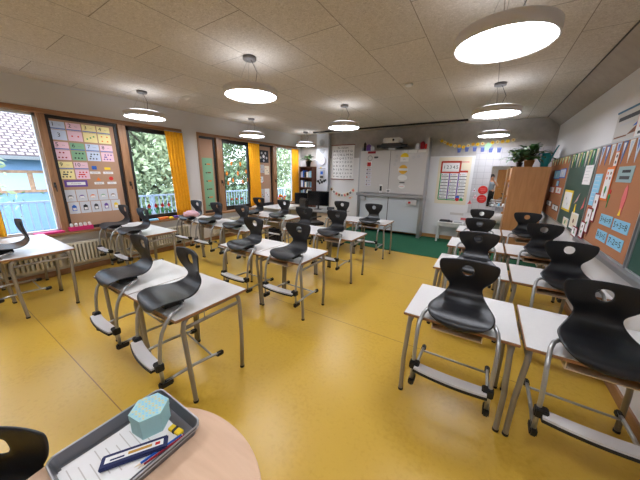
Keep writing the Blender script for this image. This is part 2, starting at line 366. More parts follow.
# ------------------------------------------------------------------ carpet, radiators
tag(MB().box(-3.7, XR-.03, 5.78, YB-.03, 0, .008, M_carpet).build('carpet'), 'dark green carpet strip on the floor along the whiteboard wall', 'carpet')
def radiator(y0, y1, label):
    t = thing('radiator', label, 'radiator', (XL+.09, (y0+y1)/2, .16), 0, 'radiators under the windows')
    L_ = (y1-y0)/2; z1 = .36
    b = MB(); n = int(2*L_/.05)
    for i in range(n):
        y = -L_ + (i+.5)*2*L_/n
        b.box(-.045, .045, y-.014, y+.014, .02, z1-.02, M_rad, .006)
    b.build('ribs', t)
    MB().box(-.03, .03, -L_, L_, .0, .035, M_rad, .008).build('lower_pipe', t)
    MB().box(-.03, .03, -L_, L_, z1-.035, z1, M_rad, .008).build('upper_pipe', t)
    for y in (-L_*.7, L_*.7): MB().box(-.087, -.03, y-.015, y+.015, .1, .13, M_rad).build('bracket', t)
radiator(-.2, 1.15, 'cream ribbed radiator under the leftmost window, nearest the camera')
radiator(1.22, 3.35, 'cream ribbed radiator below the number poster board')
radiator(4.0, 7.3, 'long cream ribbed radiator under the far windows')

# ------------------------------------------------------------------ curtains
def curtain(y0, y1, label, z0=.76, yb=None):
    yb = yb or (y0, y1); n = 60; vs = []; fs = []
    nz = 14
    for j in range(nz+1):
        t = j/nz; z = 2.50+(z0-2.50)*t; a, b = y0+(yb[0]-y0)*t, y1+(yb[1]-y1)*t
        for i in range(n+1):
            u = i/n; w = .022*math.sin(u*2*PI*5.5+.6*math.sin(3*t)) * (.7+.5*t) + .008*math.sin(u*31+t*4)
            vs.append((XL+.075+w, a+(b-a)*u, z))
    for j in range(nz):
        for i in range(n): k = j*(n+1)+i; fs.append((k, k+1, k+n+2, k+n+1))
    o = MB().add(vs, fs, M_curt, True).build('curtain'); md = o.modifiers.new('thick', 'SOLIDIFY'); md.thickness = .004
    tag(o, label, 'curtain', 'yellow curtains')
    r = MB().box(XL+.055, XL+.095, y0, y1, 2.50, 2.516, M_alu); rr = r.build('curtain_rail', o)
curtain(.1, .66, 'yellow curtain at the left picture edge beside the leftmost window')
curtain(3.08, 3.45, 'yellow curtain right of the window with green tulip decorations', yb=(3.14, 3.47))
curtain(5.30, 5.72, 'yellow curtain between the tulip window and the narrow star board')
curtain(7.20, 7.58, 'farthest yellow curtain, in the corner beside the bookshelf')

# ------------------------------------------------------------------ ceiling lamps
def make_lamp(label, loc):
    t = thing('pendant_lamp', label, 'lamp', loc, 0, 'round white pendant lamps')
    MB().lathe([(.294, .0), (.303, .004), (.303, .072), (.295, .08), (.20, .082), (.20, .078), (.288, .072), (.288, .004)], (0, 0, 0), M_lampg, 48, closed=True).build('lamp_shade', t)
    MB().lathe([(.0, .010), (.288, .010), (.288, .014), (.0, .014)], (0, 0, 0), M_lampe, 48).build('diffuser', t)
    MB().lathe([(.0, .083), (.235, .083), (.245, .088), (.235, .098), (.0, .10)], (0, 0, 0), M_lampu, 48).build('uplight_ring', t)
    h = ZC - loc[2]
    MB().lathe([(.0, h-.035), (.07, h-.035), (.075, h-.03), (.075, h-.001), (.0, h-.001)], (0, 0, 0), M_rose, 24).build('ceiling_rose', t)
    for k in range(3):
        a = 2*PI*k/3+.5
        MB().tube([(.17*math.cos(a), .17*math.sin(a), .098), (.03*math.cos(a), .03*math.sin(a), h-.03)], .0016, M_steel, 5).build('suspension_wire', t)
    MB().tube([(.02, 0, .1), (.05, .03, h*.35), (.09, .02, h*.6), (.02, 0, h-.03)], .003, M_dark, 6).build('cable', t)
    return t
lamps = [((-.06, 2.38), 'largest round pendant lamp, at the top right nearest the camera'),
         ((-.07, 4.78), 'middle round pendant lamp of the right-hand row of three'),
         ((-.08, 7.18), 'farthest round pendant lamp, above the garland on the back wall'),
         ((-2.5, 2.40), 'round pendant lamp hanging in the middle of the ceiling, nearest of the central row'),
         ((-2.53, 4.80), 'round pendant lamp in front of the whiteboard beside the letter chart'),
         ((-5.04, 2.42), 'round pendant lamp in front of the number poster board by the windows'),
         ((-5.08, 4.85), 'round pendant lamp above the window with orange leaf stickers'),
         ((-5.12, 7.15), 'farthest round pendant lamp by the corner with the bookshelf')]
lamp0 = None
for (x, y), lb in lamps:
    if lamp0 is None: lamp0 = make_lamp(lb, (x, y, 2.56))
    else: dup(lamp0, (x, y, 2.56), 0, lb)
for x_, lb in ((-.05, 'added round pendant lamp lighting the foreground above the photographer, outside the picture'), (-2.5, 'added round pendant lamp lighting the foreground left of the photographer, outside the picture'), (-5.0, 'added round pendant lamp lighting the foreground at the front window corner, outside the picture')):  # unseen lamps added to brighten the foreground, continuing the ceiling grid
    dup(lamp0, (x_, .0, 2.56), 0, lb)
tag(MB().lathe([(.045, ZC-.03), (.05, ZC-.012), (.05, ZC-.0005), (0, ZC-.0005)], (-1.18, 4.20, 0), M_white, 20).build('smoke_detector'), 'small white smoke detector disc on the ceiling', 'smoke detector')

# ------------------------------------------------------------------ chairs
T = .734
def chair_shell():
    prof = [(-.082, .018, .085), (-.093, .032, .125), (-.090, .050, .152), (-.076, .066, .172), (-.050, .079, .188), (-.010, .089, .196), (.04, .087, .198), (.10, .080, .194), (.15, .076, .184),
            (.195, .080, .168), (.235, .094, .148), (.265, .117, .126), (.283, .146, .111), (.289, .175, .107), (.287, .205, .116), (.281, .235, .138), (.274, .265, .160), (.269, .295, .177),
            (.266, .325, .186), (.266, .355, .189), (.268, .380, .186), (.270, .395, .176)]
    nu = 16; nv = len(prof)-1
    # finer rows along the profile (Catmull-Rom)
    def cr(a, b, c, d, t): return tuple(.5*((2*b[i])+(-a[i]+c[i])*t+(2*a[i]-5*b[i]+4*c[i]-d[i])*t*t+(-a[i]+3*b[i]-3*c[i]+d[i])*t**3) for i in range(3))
    def P(v):
        i = min(int(v), nv-1); t = v-i; g = lambda k: prof[max(0, min(nv, k))]
        return cr(g(i-1), g(i), g(i+1), g(i+2), t)
    def map3(u, v):
        y, s, w = P(v); x = u*w
        back = max(0, min(1, (v-12)/3))
        y2 = y - back*.028*abs(u)**2 ; s2 = s + (1-back)*.012*(abs(u)**3) - (0.012*abs(u)**2 if v > nv-3 else 0)*((v-(nv-3))/3 if v > nv-3 else 0)
        if v < 4: y2 += .02*(u*u)*(4-v)/4
        return (x, y2, s2)
    V = {}; vs = []
    def vid(u, v):
        k = (round(u, 4), round(v, 4))
        if k not in V: V[k] = len(vs); vs.append(map3(u, v))
        return V[k]
    fs = []
    us = [-1+2*i/nu for i in range(nu+1)]
    hv = 17.6; hu = 0.0; i0, i1, j0, j1 = 5, 11, 15, 20     # hole block of cells
    for j in range(nv):
        for i in range(nu):
            if i0 <= i < i1 and j0 <= j < j1: continue
            fs.append((vid(us[i], j), vid(us[i+1], j), vid(us[i+1], j+1), vid(us[i], j+1)))
    ring = [(us[i], j0) for i in range(i0, i1)] + [(us[i1], j) for j in range(j0, j1)] + [(us[i], j1) for i in range(i1, i0, -1)] + [(us[i0], j) for j in range(j1, j0, -1)]
    n = len(ring); inner = []
    for (u, v) in ring:
        du, dv = (u-hu)/.33, (v-hv)/2.4; l = math.hypot(du, dv); du /= l; dv /= l
        inner.append((hu+du*.205, hv+dv*1.2))
    rid = [vid(*p) for p in ring]; nid = []
    for p in inner: nid.append(len(vs)); vs.append(map3(*p))
    for k in range(n): fs.append((rid[k], rid[(k+1) % n], nid[(k+1) % n], nid[k]))
    return vs, fs
_shell = chair_shell()
Z0 = .255; TL = T - Z0      # chair base height (it hangs by the seat on the table top), table top in chair coordinates
def make_chair():
    t = bpy.data.objects.new('school_chair', None); COL.objects.link(t); t['category'] = 'chair'; t.empty_display_size = .1
    vs, fs = _shell
    sh = MB().add([(x, y, z+TL) for x, y, z in vs], fs, M_shell, True).build('seat_shell', t)
    md = sh.modifiers.new('thick', 'SOLIDIFY'); md.thickness = .011; md.offset = 0
    md = sh.modifiers.new('smooth', 'SUBSURF'); md.levels = 1; md.render_levels = 1
    MB().box(-.12, .12, .0, .14, TL+.028, TL+.066, M_cap, .008).build('seat_mount', t)
    fr = MB()
    for s in (-1, 1):
        pts = [(.05*s, .11, .043), (.13*s, .115, .044), (.175*s, .10, .046), (.203*s, .06, .044), (.220*s, .01, .028), (.229*s, -.035, -.015), (.231*s, -.065, -.07), (.230*s, -.085, -.14), (.228*s, -.098, -.24), (.228*s, -.103, -.34), (.228*s, -.103, -.44)]
        fr.tube([(x, y, z+TL) for x, y, z in pts], .0125, M_chrome, 12)
        fr.tube([(.228*s, -.10, TL-.445), (.228*s, 0, TL-.433), (.228*s, .12, TL-.427), (.228*s, .24, TL-.433), (.228*s, .33, TL-.443)], .0115, M_chrome, 10)
    fr.tube([(-.228, .255, TL-.434), (.228, .255, TL-.434)], .008, M_chrome, 8)
    fr.build('tube_frame', t)
    fp = MB(); n = 12; vs = []; fs = []
    for i in range(n+1):
        u = -1+2*i/n; x = .213*u; yf = -.155-.02*(1-u*u); yr = -.085-.012*(1-u*u)
        vs += [(x, yf, TL-.305), (x, yr, TL-.305), (x, yr, TL-.321), (x, yf, TL-.321)]
    for i in range(n):
        for k in range(4): fs.append((i*4+k, i*4+(k+1) % 4, i*4+4+(k+1) % 4, i*4+4+k))
    fs += [(0, 1, 2, 3), (n*4+3, n*4+2, n*4+1, n*4)]
    fp.add(vs, fs, M_plate)
    fo = fp.build('footrest', t)
    vs2 = [(x*1.02, y-(.006 if k % 4 in (0, 3) else -.004), z-.014) for k, (x, y, z) in enumerate(vs)]
    MB().add(vs2, fs, M_cap).build('footrest_rail', fo)
    for s in (-1, 1):
        a, b = sorted((.185*s, .248*s))
        MB().box(a, b, -.135, -.083, TL-.340, TL-.285, M_cap, .006).build('footrest_clamp', t)
        a, b = sorted((.210*s, .246*s))
        MB().box(a, b, -.130, -.04, TL-.479, TL-.432, M_cap, .008).build('front_glide', t)
        MB().box(.228*s-.016, .228*s+.016, .285, .345, TL-.465, TL-.427, M_cap, .008).build('rear_glide', t)
    return t
chair0 = make_chair(); chair0_used = [False]
def place_chair(x, y, label, rz=0, group=None, z=Z0):
    if not chair0_used[0]:
        chair0_used[0] = True; chair0.location = (x, y, z); chair0.rotation_euler = (0, 0, rz); chair0['label'] = label
        if group: chair0['group'] = group
        return chair0
    return dup(chair0, (x, y, z), rz, label, group)

# ------------------------------------------------------------------ school tables
def make_table():
    w, d = .345, .31
    t = bpy.data.objects.new('school_table', None); COL.objects.link(t); t['category'] = 'table'; t.empty_display_size = .1
    b = MB().box(-w, w, 0, 2*d, T-.022, T-.0022, M_edge, .004)
    b.box(-w+.004, w-.004, .004, 2*d-.004, T-.003, T, M_table)
    b.build('tabletop', t)
    for s in (-1, 1):
        x = s*(w-.035); xf = s*(w-.018)
        MB().tube([(x, .10, T-.035), (x, .075, T-.06), (x, .062, T-.12), (xf, .070, .30), (xf, .085, .03), (xf, .085, .012)], .017, M_steel, 12).build('leg', t)
        MB().tube([(x, 2*d-.09, T-.035), (x, 2*d-.068, T-.06), (x, 2*d-.058, T-.12), (xf, 2*d-.070, .30), (xf, 2*d-.085, .012)], .017, M_steel, 12).build('leg', t)
        MB().lathe([(0, 0), (.0195, 0), (.0195, .018), (0, .018)], (xf, .085, 0), M_cap, 12).build('foot_cap', t)
        MB().lathe([(0, 0), (.0195, 0), (.0195, .018), (0, .018)], (xf, 2*d-.085, 0), M_cap, 12).build('foot_cap', t)
        MB().tube([(x, .07, T-.105), (x, 2*d-.07, T-.105)], .014, M_steel, 8).tube([(x, .09, T-.035), (x, 2*d-.09, T-.035)], .013, M_steel, 8).build('side_rail', t)
        h = s*(w-.012)
        MB().tube([(h, .22, T-.03), (h, .22, T-.075), (h+s*.0, .25, T-.09), (h, .28, T-.075)], .004, M_steel, 6).build('bag_hook', t)
    MB().tube([(-w+.035, 2*d-.09, T-.04), (w-.035, 2*d-.09, T-.04)], .013, M_steel, 8).build('cross_rail', t)
    MB().box(-.155, .155, .03, .36, T-.085, T-.079, M_shelfwood).box(-.155, -.149, .03, .36, T-.085, T-.022, M_shelfwood).box(.149, .155, .03, .36, T-.085, T-.022, M_shelfwood).box(-.155, .155, .354, .36, T-.085, T-.022, M_shelfwood).build('book_shelf', t)
    return t
table0 = make_table(); table_used = [False]
def place_table(x, y, label):
    if not table_used[0]:
        table_used[0] = True; table0.location = (x, y, 0); table0['label'] = label; return table0
    return dup(table0, (x, y, 0), 0, label)
def row(y, xs, tl, cl, cxs=None, cys=None, rzs=None):
    for i, x in enumerate(xs):
        place_table(x, y, tl[i])
    cxs = cxs or xs
    for i, x in enumerate(cxs):
        if cl[i]: place_chair(x, (cys[i] if cys else y), cl[i], rz=(rzs[i] if rzs else rnd.uniform(-.02, .02)))
RX = (-.045, .665)
row(1.78, RX, ['white single table at front right, left one of the pair nearest the camera', 'white single table at the right picture edge against the wall, nearest the camera'],
    ['black chair on the front right table, whole footrest visible above yellow floor', 'largest black chair, cut by the right picture edge, nearest to the wall'], cxs=(-.04, .65))
row(2.95, RX, ['white table in the second row of the right block, on the aisle side', 'white table in the second row of the right block, beside the blue sum cards'],
    ['black chair on the aisle side in the second row of the right block', 'black chair in the second row by the right wall, below the blue sum cards'], cxs=(-.01, .715))
row(4.05, RX, ['white table in the third row of the right block, on the aisle side', 'white table in the third row of the right block, by the green chalkboard'],
    ['black chair on the aisle side in the third row of the right block', 'black chair in the third row by the wall, below the green chalkboard'], cxs=(-.03, .68))
row(5.27, RX, ['white table in the rearmost row of the right block, on the aisle side', 'white table in the rearmost row of the right block, next to the tall wooden cabinet'],
    ['farthest black chair of the right block on the aisle side, in front of the sink', 'black chair in front of the tall wooden cabinet'], cxs=(-.04, .62))
LX = (-2.665, -1.972)
row(.79, LX, ['white single table at centre left nearest the camera, its left half under the first chair', 'white centre-left table nearest the camera with bare right end and both right legs'],
    ['left one of the two black chairs hung on the nearest centre table', 'black chair in the left foreground, right one of the nearest centre pair'], cxs=(-2.63, -1.90), cys=(.82, .82), rzs=(-.03, -.13))
row(2.17, LX, ['white table in the second centre row, left half', 'white table in the second centre row, right half, ending at the aisle'],
    ['left black chair of the second centre row', 'right black chair of the second centre row, in front of the yellow aisle'], cxs=(-2.56, -1.85), cys=(2.15, 2.19))
row(3.47, LX, ['white table in the third centre row, left half', 'white table in the third centre row, right half, ending at the aisle'],
    ['left black chair of the third centre row', 'right black chair of the third centre row, left of the green carpet'], cxs=(-2.69, -2.03))
row(4.98, LX, ['white table in the rearmost centre row, left half by the teacher desk', 'white table in the rearmost centre row in front of the whiteboard'],
    ['black chair in the rearmost centre row beside the teacher desk', 'black chair in front of the whiteboard, standing alone on the rearmost centre table'], cxs=(-2.67, -1.92), cys=(4.86, 4.84))
row(.40, (-5.36, -4.67), ['white table at the left picture edge directly under the leftmost window', 'white table at far left with its corner pointing to the radiator'],
    [None, 'black chair at the left picture edge in front of the leftmost window'], cxs=(-5.36, -4.61))
place_chair(-5.42, .20, 'black chair cut by the left picture edge, only its seat showing by the curtain')
row(1.72, (-5.36, -4.67), ['white table under the number poster board, window side', 'white table in the second window row with its bare end towards the room'],
    ['left black chair hung on the table under the number poster board', 'black chair in front of the window with green tulip decorations'], cxs=(-5.26, -4.58))
row(2.96, (-5.08, -4.39, -3.70), ['white table in the third window row below the yellow curtain', 'white table in the middle of the third window row', 'white table at the room end of the third window row'],
    ['black chair with a pink cloth on it in the third window row', 'middle black chair of the three in the third window row', 'rightmost black chair of the three in the third window row'], cxs=(-5.07, -4.42, -3.70))
row(4.27, (-4.58, -3.89), ['white table in the rearmost window row, window side', 'white table in the rearmost window row, in front of the flowers'],
    ['black chair in the rearmost window row before the yellow curtain', 'black chair in the rearmost window row in front of the orange flowers'], cxs=(-4.60, -3.83))

# chair standing by the round table, lower left corner
fc = dup(chair0, (-1.105, -.215, 0.0), math.radians(38), 'black chair at the lower left corner, standing on the floor by the round table')

# ------------------------------------------------------------------ round table with tray
rt_ = thing('round_table', 'small round pale wooden table at the bottom edge, carrying the wire tray', 'table', (-.735, .12, 0))
pts = []
for k in range(64):
    a = 2*PI*k/64; n = 2.15; c, s = math.cos(a), math.sin(a)
    pts.append((.392*math.copysign(abs(c)**(2/n), c), .392*math.copysign(abs(s)**(2/n), s)))
tt = MB(); N_ = len(pts); zt = .73
vs = [(x, y, zt) for x, y in pts]+[(x*1.006, y*1.006, zt-.006) for x, y in pts]+[(x*1.006, y*1.006, zt-.02) for x, y in pts]+[(x, y, zt-.026) for x, y in pts]
fs = [list(range(N_)), list(range(4*N_-1, 3*N_-1, -1))]
for r in range(3): fs += [(r*N_+i, (r+1)*N_+i, (r+1)*N_+(i+1) % N_, r*N_+(i+1) % N_) for i in range(N_)]
tt.add(vs, fs, M_rtable).build('tabletop', rt_)
for sx in (-1, 1):
    for sy in (-1, 1): MB().tube([(sx*.24, sy*.24, zt-.026), (sx*.26, sy*.26, .0)], .022, M_steel, 12).build('leg', rt_)
MB().tube([(-.24, -.24, zt-.05), (.24, -.24, zt-.05), (.24, .24, zt-.05), (-.24, .24, zt-.05), (-.24, -.24, zt-.05)], .012, M_steel, 8).build('under_frame', rt_)

M_mesh = mat('grey_wire_mesh', (112, 112, 116), .4, .5)
ta = Vector((-1.12, .12, 0)); 
TRL = Matrix.Translation((-.955, .235, .731)) @ Matrix.Rotation(math.radians(0), 4, 'Z')
tr = thing('wire_tray', 'dark grey wire mesh letter tray lying on the wooden table', 'tray', (-.942, .25, .731), math.radians(0))
def rrect(w, d, r, z, n=6):
    o = []
    for cx, cy, a0 in ((w-r, d-r, 0), (-w+r, d-r, 90), (-w+r, -d+r, 180), (w-r, -d+r, 270)):
        for k in range(n+1):
            a = math.radians(a0+90*k/n); o.append((cx+r*math.cos(a), cy+r*math.sin(a), z))
    return o
TW, TD, TH = .148, .182, .045
base = MB(); rr0 = rrect(TW-.012, TD-.012, .02, .003); rr1 = rrect(TW, TD, .03, TH); n = len(rr0)
base.add(rr0+[(x, y, 0) for x, y, z in rr0], [list(range(n)), list(range(2*n-1, n-1, -1))]+[(i, i+n, (i+1) % n+n, (i+1) % n) for i in range(n)], M_mesh).build('tray_bottom', tr)
wall = MB(); inn = rrect(TW-.0145, TD-.0145, .02, .003); inn1 = rrect(TW-.0025, TD-.0025, .03, TH)
wall.add(rr0+rr1+inn+inn1, [(i, (i+1) % n, n+(i+1) % n, n+i) for i in range(n)]+[(2*n+i, 3*n+i, 3*n+(i+1) % n, 2*n+(i+1) % n) for i in range(n)], M_mesh).build('tray_side', tr)
MB().tube(rr1+[rr1[0], rr1[1]], .0035, M_alu, 6, cap=False).build('rim_wire', tr)
MB().tube([(x, y, TH-.014) for x, y, z in rr1]+[(rr1[0][0], rr1[0][1], TH-.014)], .002, M_alu, 6, cap=False).build('rim_wire', tr)
TZ = .731+.0035
pp = MB()
for k in range(5):
    a = math.radians((-3, 2, -1, 4, 0)[k]); m_ = MB().box(-.105, .105, -.1485, .1485, TZ+k*.0014, TZ+k*.0014+.001, M_white)
    m_.xf(Matrix.Translation((-.952+.003*k, .238-.003*k, 0)) @ Matrix.Rotation(a, 4, 'Z')); pp.add(m_.v, m_.f, M_white)
for k in range(9):
    m_ = MB().box(-.09+.02*(k % 3), .06-.02*(k % 2), -.11+k*.025, -.107+k*.025, TZ+.0068, TZ+.0070, KRAFT); m_.xf(Matrix.Translation((-.946, .21, 0))); pp.add(m_.v, m_.f, KRAFT)
tag(pp.build('paper_stack'), 'stack of printed white paper sheets in the wire tray', 'paper')
TZ += .0072
# hexagonal box
hb = thing('hexagonal_box', 'pale turquoise hexagonal gift box with patterned lid in the wire tray', 'box', (-.975, .338, TZ), math.radians(8))
hexp = lambda r, z: [(r*math.cos(PI/3*k), r*math.sin(PI/3*k), z) for k in range(6)]
M_hex = mat('turquoise_card', (166, 208, 208), .7); 
def prism(r, z0, z1, m): return MB().add(hexp(r, z0)+hexp(r, z1), [list(range(5, -1, -1)), list(range(6, 12))]+[(i, (i+1) % 6, (i+1) % 6+6, i+6) for i in range(6)], m)
HR = .066
prism(HR-.002, 0, .066, M_hex).build('box_body', hb)
lid = prism(HR, .058, .084, M_hex)
lo = lid.build('box_lid', hb)
pt = MB(); G_ = C('gold_print', (214, 200, 150))
for i in range(-6, 7):
    for j in range(-4, 5):
        x, y = i*.0105, j*.0125+(i % 2)*.006
        if max(abs(x*math.cos(PI/6+PI/3*k)+y*math.sin(PI/6+PI/3*k)) for k in range(3)) < HR*.8:
            n = 8; arc = [(x+.0052*math.cos(PI*q/n), y+.006*math.sin(PI*q/n), .0845) for q in range(n+1)]
            pt.add(arc, [list(range(n+1))], G_ if (i+j) % 2 else LBL)
pt.build('lid_pattern', lo)
# pencil case, pens
pc = thing('pencil_tin', 'dark blue flat pencil tin with white label strip on the papers', 'pencil case', (-.903, .250, TZ), math.radians(57))
MB().box(-.098, .098, -.026, .026, 0, .014, NAVY, .004).build('tin_body', pc)
mm = MB().box(-.085, .085, -.010, .012, .014, .0146, M_white).box(-.02, .05, -.004, .006, .0146, .0150, C('gold', (190, 140, 50))).box(-.07, -.03, -.006, .000, .0146, .0150, NAVY).box(.06, .075, -.005, .006, .0146, .0150, RED)
mm.build('label_strip', pc)
def pencil(loc, az, m, label, L_=.15):
    t = thing('pencil', label, 'pencil', loc, az)
    MB().tube([(-L_/2, 0, .004), (L_/2-.018, 0, .004)], .0038, m, 6, smooth=False).build('pencil_barrel', t)
    MB().tube([(L_/2-.018, 0, .004), (L_/2-.004, 0, .004), (L_/2, 0, .004)], [.0038, .0012, .0003], M_shelfwood, 6).build('pencil_tip', t)
pencil((-.846, .300, TZ), math.radians(262), BLU, 'blue pencil beside the pencil tin in the tray')
pencil((-.834, .305, TZ), math.radians(263), DRED, 'dark red pencil between the blue pencil and the tray side')
es = thing('eraser', 'yellow eraser lying beside the hexagonal box', 'eraser', (-.868, .372, TZ), math.radians(8))
MB().box(-.030, .030, -.011, .011, 0, .012, YEL, .002).build('eraser_body', es); MB().box(-.008, .004, -.0113, .0113, .0002, .0124, INK).build('eraser_sleeve', es)

# ------------------------------------------------------------------ wall-mounted boards and cards
def place(o_mb, name, loc, rotz, label, cat, group=None): return tag(o_mb.build(name, loc=loc, rotz=rotz), label, cat, group)
def on_left(y, z, off=0): return (XG+.03+off, y, z)
def on_right(y, z, off=0): return (1.045-off, y, z)
def on_back(x, z, off=0): return (x, YB-.002-off, z)

def board_left(y0, y1, label, fill=M_cork, win=win1):
    t = thing('pin_board', label, 'pin board', (XL-.09, (y0+y1)/2, SILL+.04), RL); w = (y1-y0)/2; h = HEAD-.065-SILL-.04
    MB().box(-w+.05, w-.05, -.0, .02, .05, h-.05, fill).build('cork_panel', t)
    MB().box(-w, w, -.02, .03, 0, .05, M_dark).box(-w, w, -.02, .03, h-.05, h, M_dark).box(-w, -w+.05, -.02, .03, .05, h-.05, M_dark).box(w-.05, w, -.02, .03, .05, h-.05, M_dark).build('board_frame', t)
    return t
board_left(1.36, 2.30, 'brown pin board with black frame covered with number cards, between two windows')
BX_ = XL-.092
def card_left(y, z, w, h, label, build, group, name='number_card', off=0):
    m = MB(); build(m, w, h); return place(m, name, (BX_+off, y, z), RL, label, 'card', group)
# number cards 1-10 : board cells, measured on the board plane
words = ['eins', 'zwei', 'drei', 'vier', 'fünf', 'sechs', 'sieben', 'acht', 'neun', 'zehn']
def numcard(n, bgc):
    def f(m, w, h):
        m.rect(-w/2, w/2, -h/2, h/2, -.003, bgc, .003)
        m.text(str(n), .085, INK, x=-w/2+.045, z=.014, y=-.0042)
        m.rect(-w/2, w/2, -h/2+.006, -h/2+.022, -.0045, C('blue_line', (90, 110, 170)), .001)
        m.text(words[n-1], .022, GRY, x=.03, z=.01, y=-.0042)
    return f
def dotcard(n, bgc, dc):
    def f(m, w, h):
        m.rect(-w/2, w/2, -h/2, h/2, -.003, bgc, .003)
        if n == 1: m.text('3', .09, INK, y=-.0045); return
        pos = {2: [(-.5, 0), (.5, 0)], 3: [(-.6, -.3), (0, 0), (.6, .3)], 4: [(-.5, .5), (.5, .5), (-.5, -.5), (.5, -.5)]}.get(n)
        if pos is None:
            pos = [(-.7+.28*k, .5 if k % 2 else -.5) for k in range(min(n, 6))]+[(-.55+.28*k, 0) for k in range(max(0, n-6))]
        for a, b in pos: m.disc(a*w*.42, -.0045, b*h*.5, .012, dc, 10, .001)
    return f
bgs = [PBL, PINK, PYL, PYL, PINK, PGR, PBL, PINK, PYL, PINK]; dcs = [INK, RED, GRN, ORG, DRED, INK, INK, PUR, DGR, RED]
cw = .185
ys0 = 1.495
for k in range(10):
    r_, c_ = divmod(k, 4); y = ys0+c_*.2+(.0 if r_ == 0 else 0); z = 2.375-r_*.305
    card_left(y, z, cw, .12, 'number card "%d" in the top part of the pin board' % (k+1), numcard(k+1, bgs[k]), 'number cards on the pin board')
    card_left(y, z-.142, cw, .15, 'picture card below the number card "%d"' % (k+1), dotcard(k+1, bgs[k], dcs[k]), 'dot cards below the number cards', 'dot_card')
for k, (nm, mt) in enumerate((('Quadrat', BLU), ('Rechteck', YEL))):
    def f(m, w, h, nm=nm, mt=mt):
        m.rect(-w/2, w/2, -.075, -.035, -.003, M_white, .003); m.text(nm, .026, INK, z=-.055, y=-.0042)
        m.rect(-.035 if k == 0 else -.045, .035 if k == 0 else .045, .0, .06 if k == 0 else .04, -.003, mt, .003)
    card_left(1.87+k*.19, 1.71, .15, .12, ('blue square' if k == 0 else 'yellow rectangle')+' shape sign on the pin board', f, 'shape signs on the pin board', 'shape_sign')
for k, (nm, mt) in enumerate((('Dreieck', ORG), ('Kreis', RED))):
    def f(m, w, h, nm=nm, mt=mt):
        m.rect(-w/2, w/2, -.075, -.035, -.003, M_white, .003); m.text(nm, .026, INK, z=-.055, y=-.0042)
        if k == 0: m.poly([(-.035, -.01), (.035, -.01), (0, .05)], -.003, mt, .003)
        else: m.disc(0, -.003, .025, .034, mt, 20, .003)
    card_left(1.90+k*.19, 1.53, .14, .12, ('orange triangle' if k == 0 else 'red circle')+' shape sign on the pin board', f, 'shape signs on the pin board', 'shape_sign')
def f(m, w, h): m.rect(-w/2, w/2, -h/2, h/2, -.003, PUR, .003); m.rect(-w/2+.03, w/2-.03, -h/2+.03, h/2-.03, -.0045, M_white, .001); m.text('Kalender', .035, GRY, y=-.006)
card_left(1.585, 1.475, .30, .11, 'purple framed title strip in the middle of the pin board', f, None, 'title_strip')
hues = [DGR, PUR, ORG, PGR, BRN, BLU, INK, DGR, PUR, YEL]
for k in range(10):
    r_, c_ = divmod(k, 5)
    def f(m, w, h, k=k):
        m.rect(-w/2, w/2, -h/2, h/2, -.003, C('picture_card', (206, 208, 214)), .003)
        if k < 5:
            m.disc(0, -.0045, -.02, .036, hues[k], 14, .001, .03); m.rect(-.028, .03, -.045, -.01, -.006, M_white, .001)
        else:
            m.rect(-.03, .03, -.05, .03, -.0045, hues[k], .001); m.rect(-.02, .022, -.04, .0, -.006, M_white, .001); m.poly([(-.03, .03), (.03, .03), (0, .055)], -.0045, hues[k], .001)
    card_left(1.475+c_*.150+(r_*.02), 1.275-r_*.205, .14, .195, ('%s month picture card in the %s row of the pin board' % (('first', 'second', 'third', 'fourth', 'fifth')[c_], ('upper', 'lower')[r_])), f, 'month picture cards on the pin board', 'picture_card')

# narrow boards between the far windows
board_left(3.88, 4.35, 'narrow pin board with a green paper strip left of the leaf sticker window', win=win2)
def f(m, w, h):
    m.rect(-w/2, w/2, -h/2, h/2, -.003, PGR, .003)
    for k in range(6): m.disc(-.05, -.0045, h/2-.15-k*.2, .018, INK, 8, .001); m.rect(-.02, .08, h/2-.16-k*.2, h/2-.13-k*.2, -.0045, (ORG, BRN)[k % 2], .001)
card_left(4.11, 1.40, .28, 1.26, 'long green paper strip with small animals on the narrow pin board', f, None, 'green_poster')
board_left(5.74, 6.39, 'narrow pin board with a black and white star picture behind the curtain', win=win2)
def f(m, w, h):
    m.rect(-w/2, w/2, -h/2, h/2, -.003, INK, .003)
    m.poly([(.07*math.cos(PI/2+2*PI*k/10)*(1 if k % 2 == 0 else .5), .07*math.sin(PI/2+2*PI*k/10)*(1 if k % 2 == 0 else .5)) for k in range(10)], -.0045, M_white, .001)
    for k in range(5): a = PI/2+PI/5+2*PI*k/5; m.disc(.13*math.cos(a), -.0045, .12*math.sin(a), .035, LGR, 10, .001)
card_left(6.05, 2.18, .42, .36, 'black and white star picture at the top of the narrow board', f, None, 'star_picture')
for k, (dy, z, w, h, mt) in enumerate(((-.1, 1.82, .2, .24, LGR), (.12, 1.78, .2, .26, CRM), (-.12, 1.5, .14, .18, M_white), (-.12, 1.02, .18, .4, LGR), (.1, 1.0, .22, .44, M_white))):
    def f(m, w, h, mt=mt, k=k):
        m.rect(-w/2, w/2, -h/2, h/2, -.003, mt, .003)
        for q in range(3): m.disc(-w*.2+q*.05, -.0045, h*.2-q*.06, .016, (GRY, RED, DGR)[(q+k) % 3], 8, .001)
    card_left(6.05+dy, z, w, h, '%s pinned drawing sheet on the narrow star board' % ('upper left', 'upper right', 'single small', 'lower left', 'lower right')[k], f, 'drawing sheets on the star board', 'drawing_sheet')

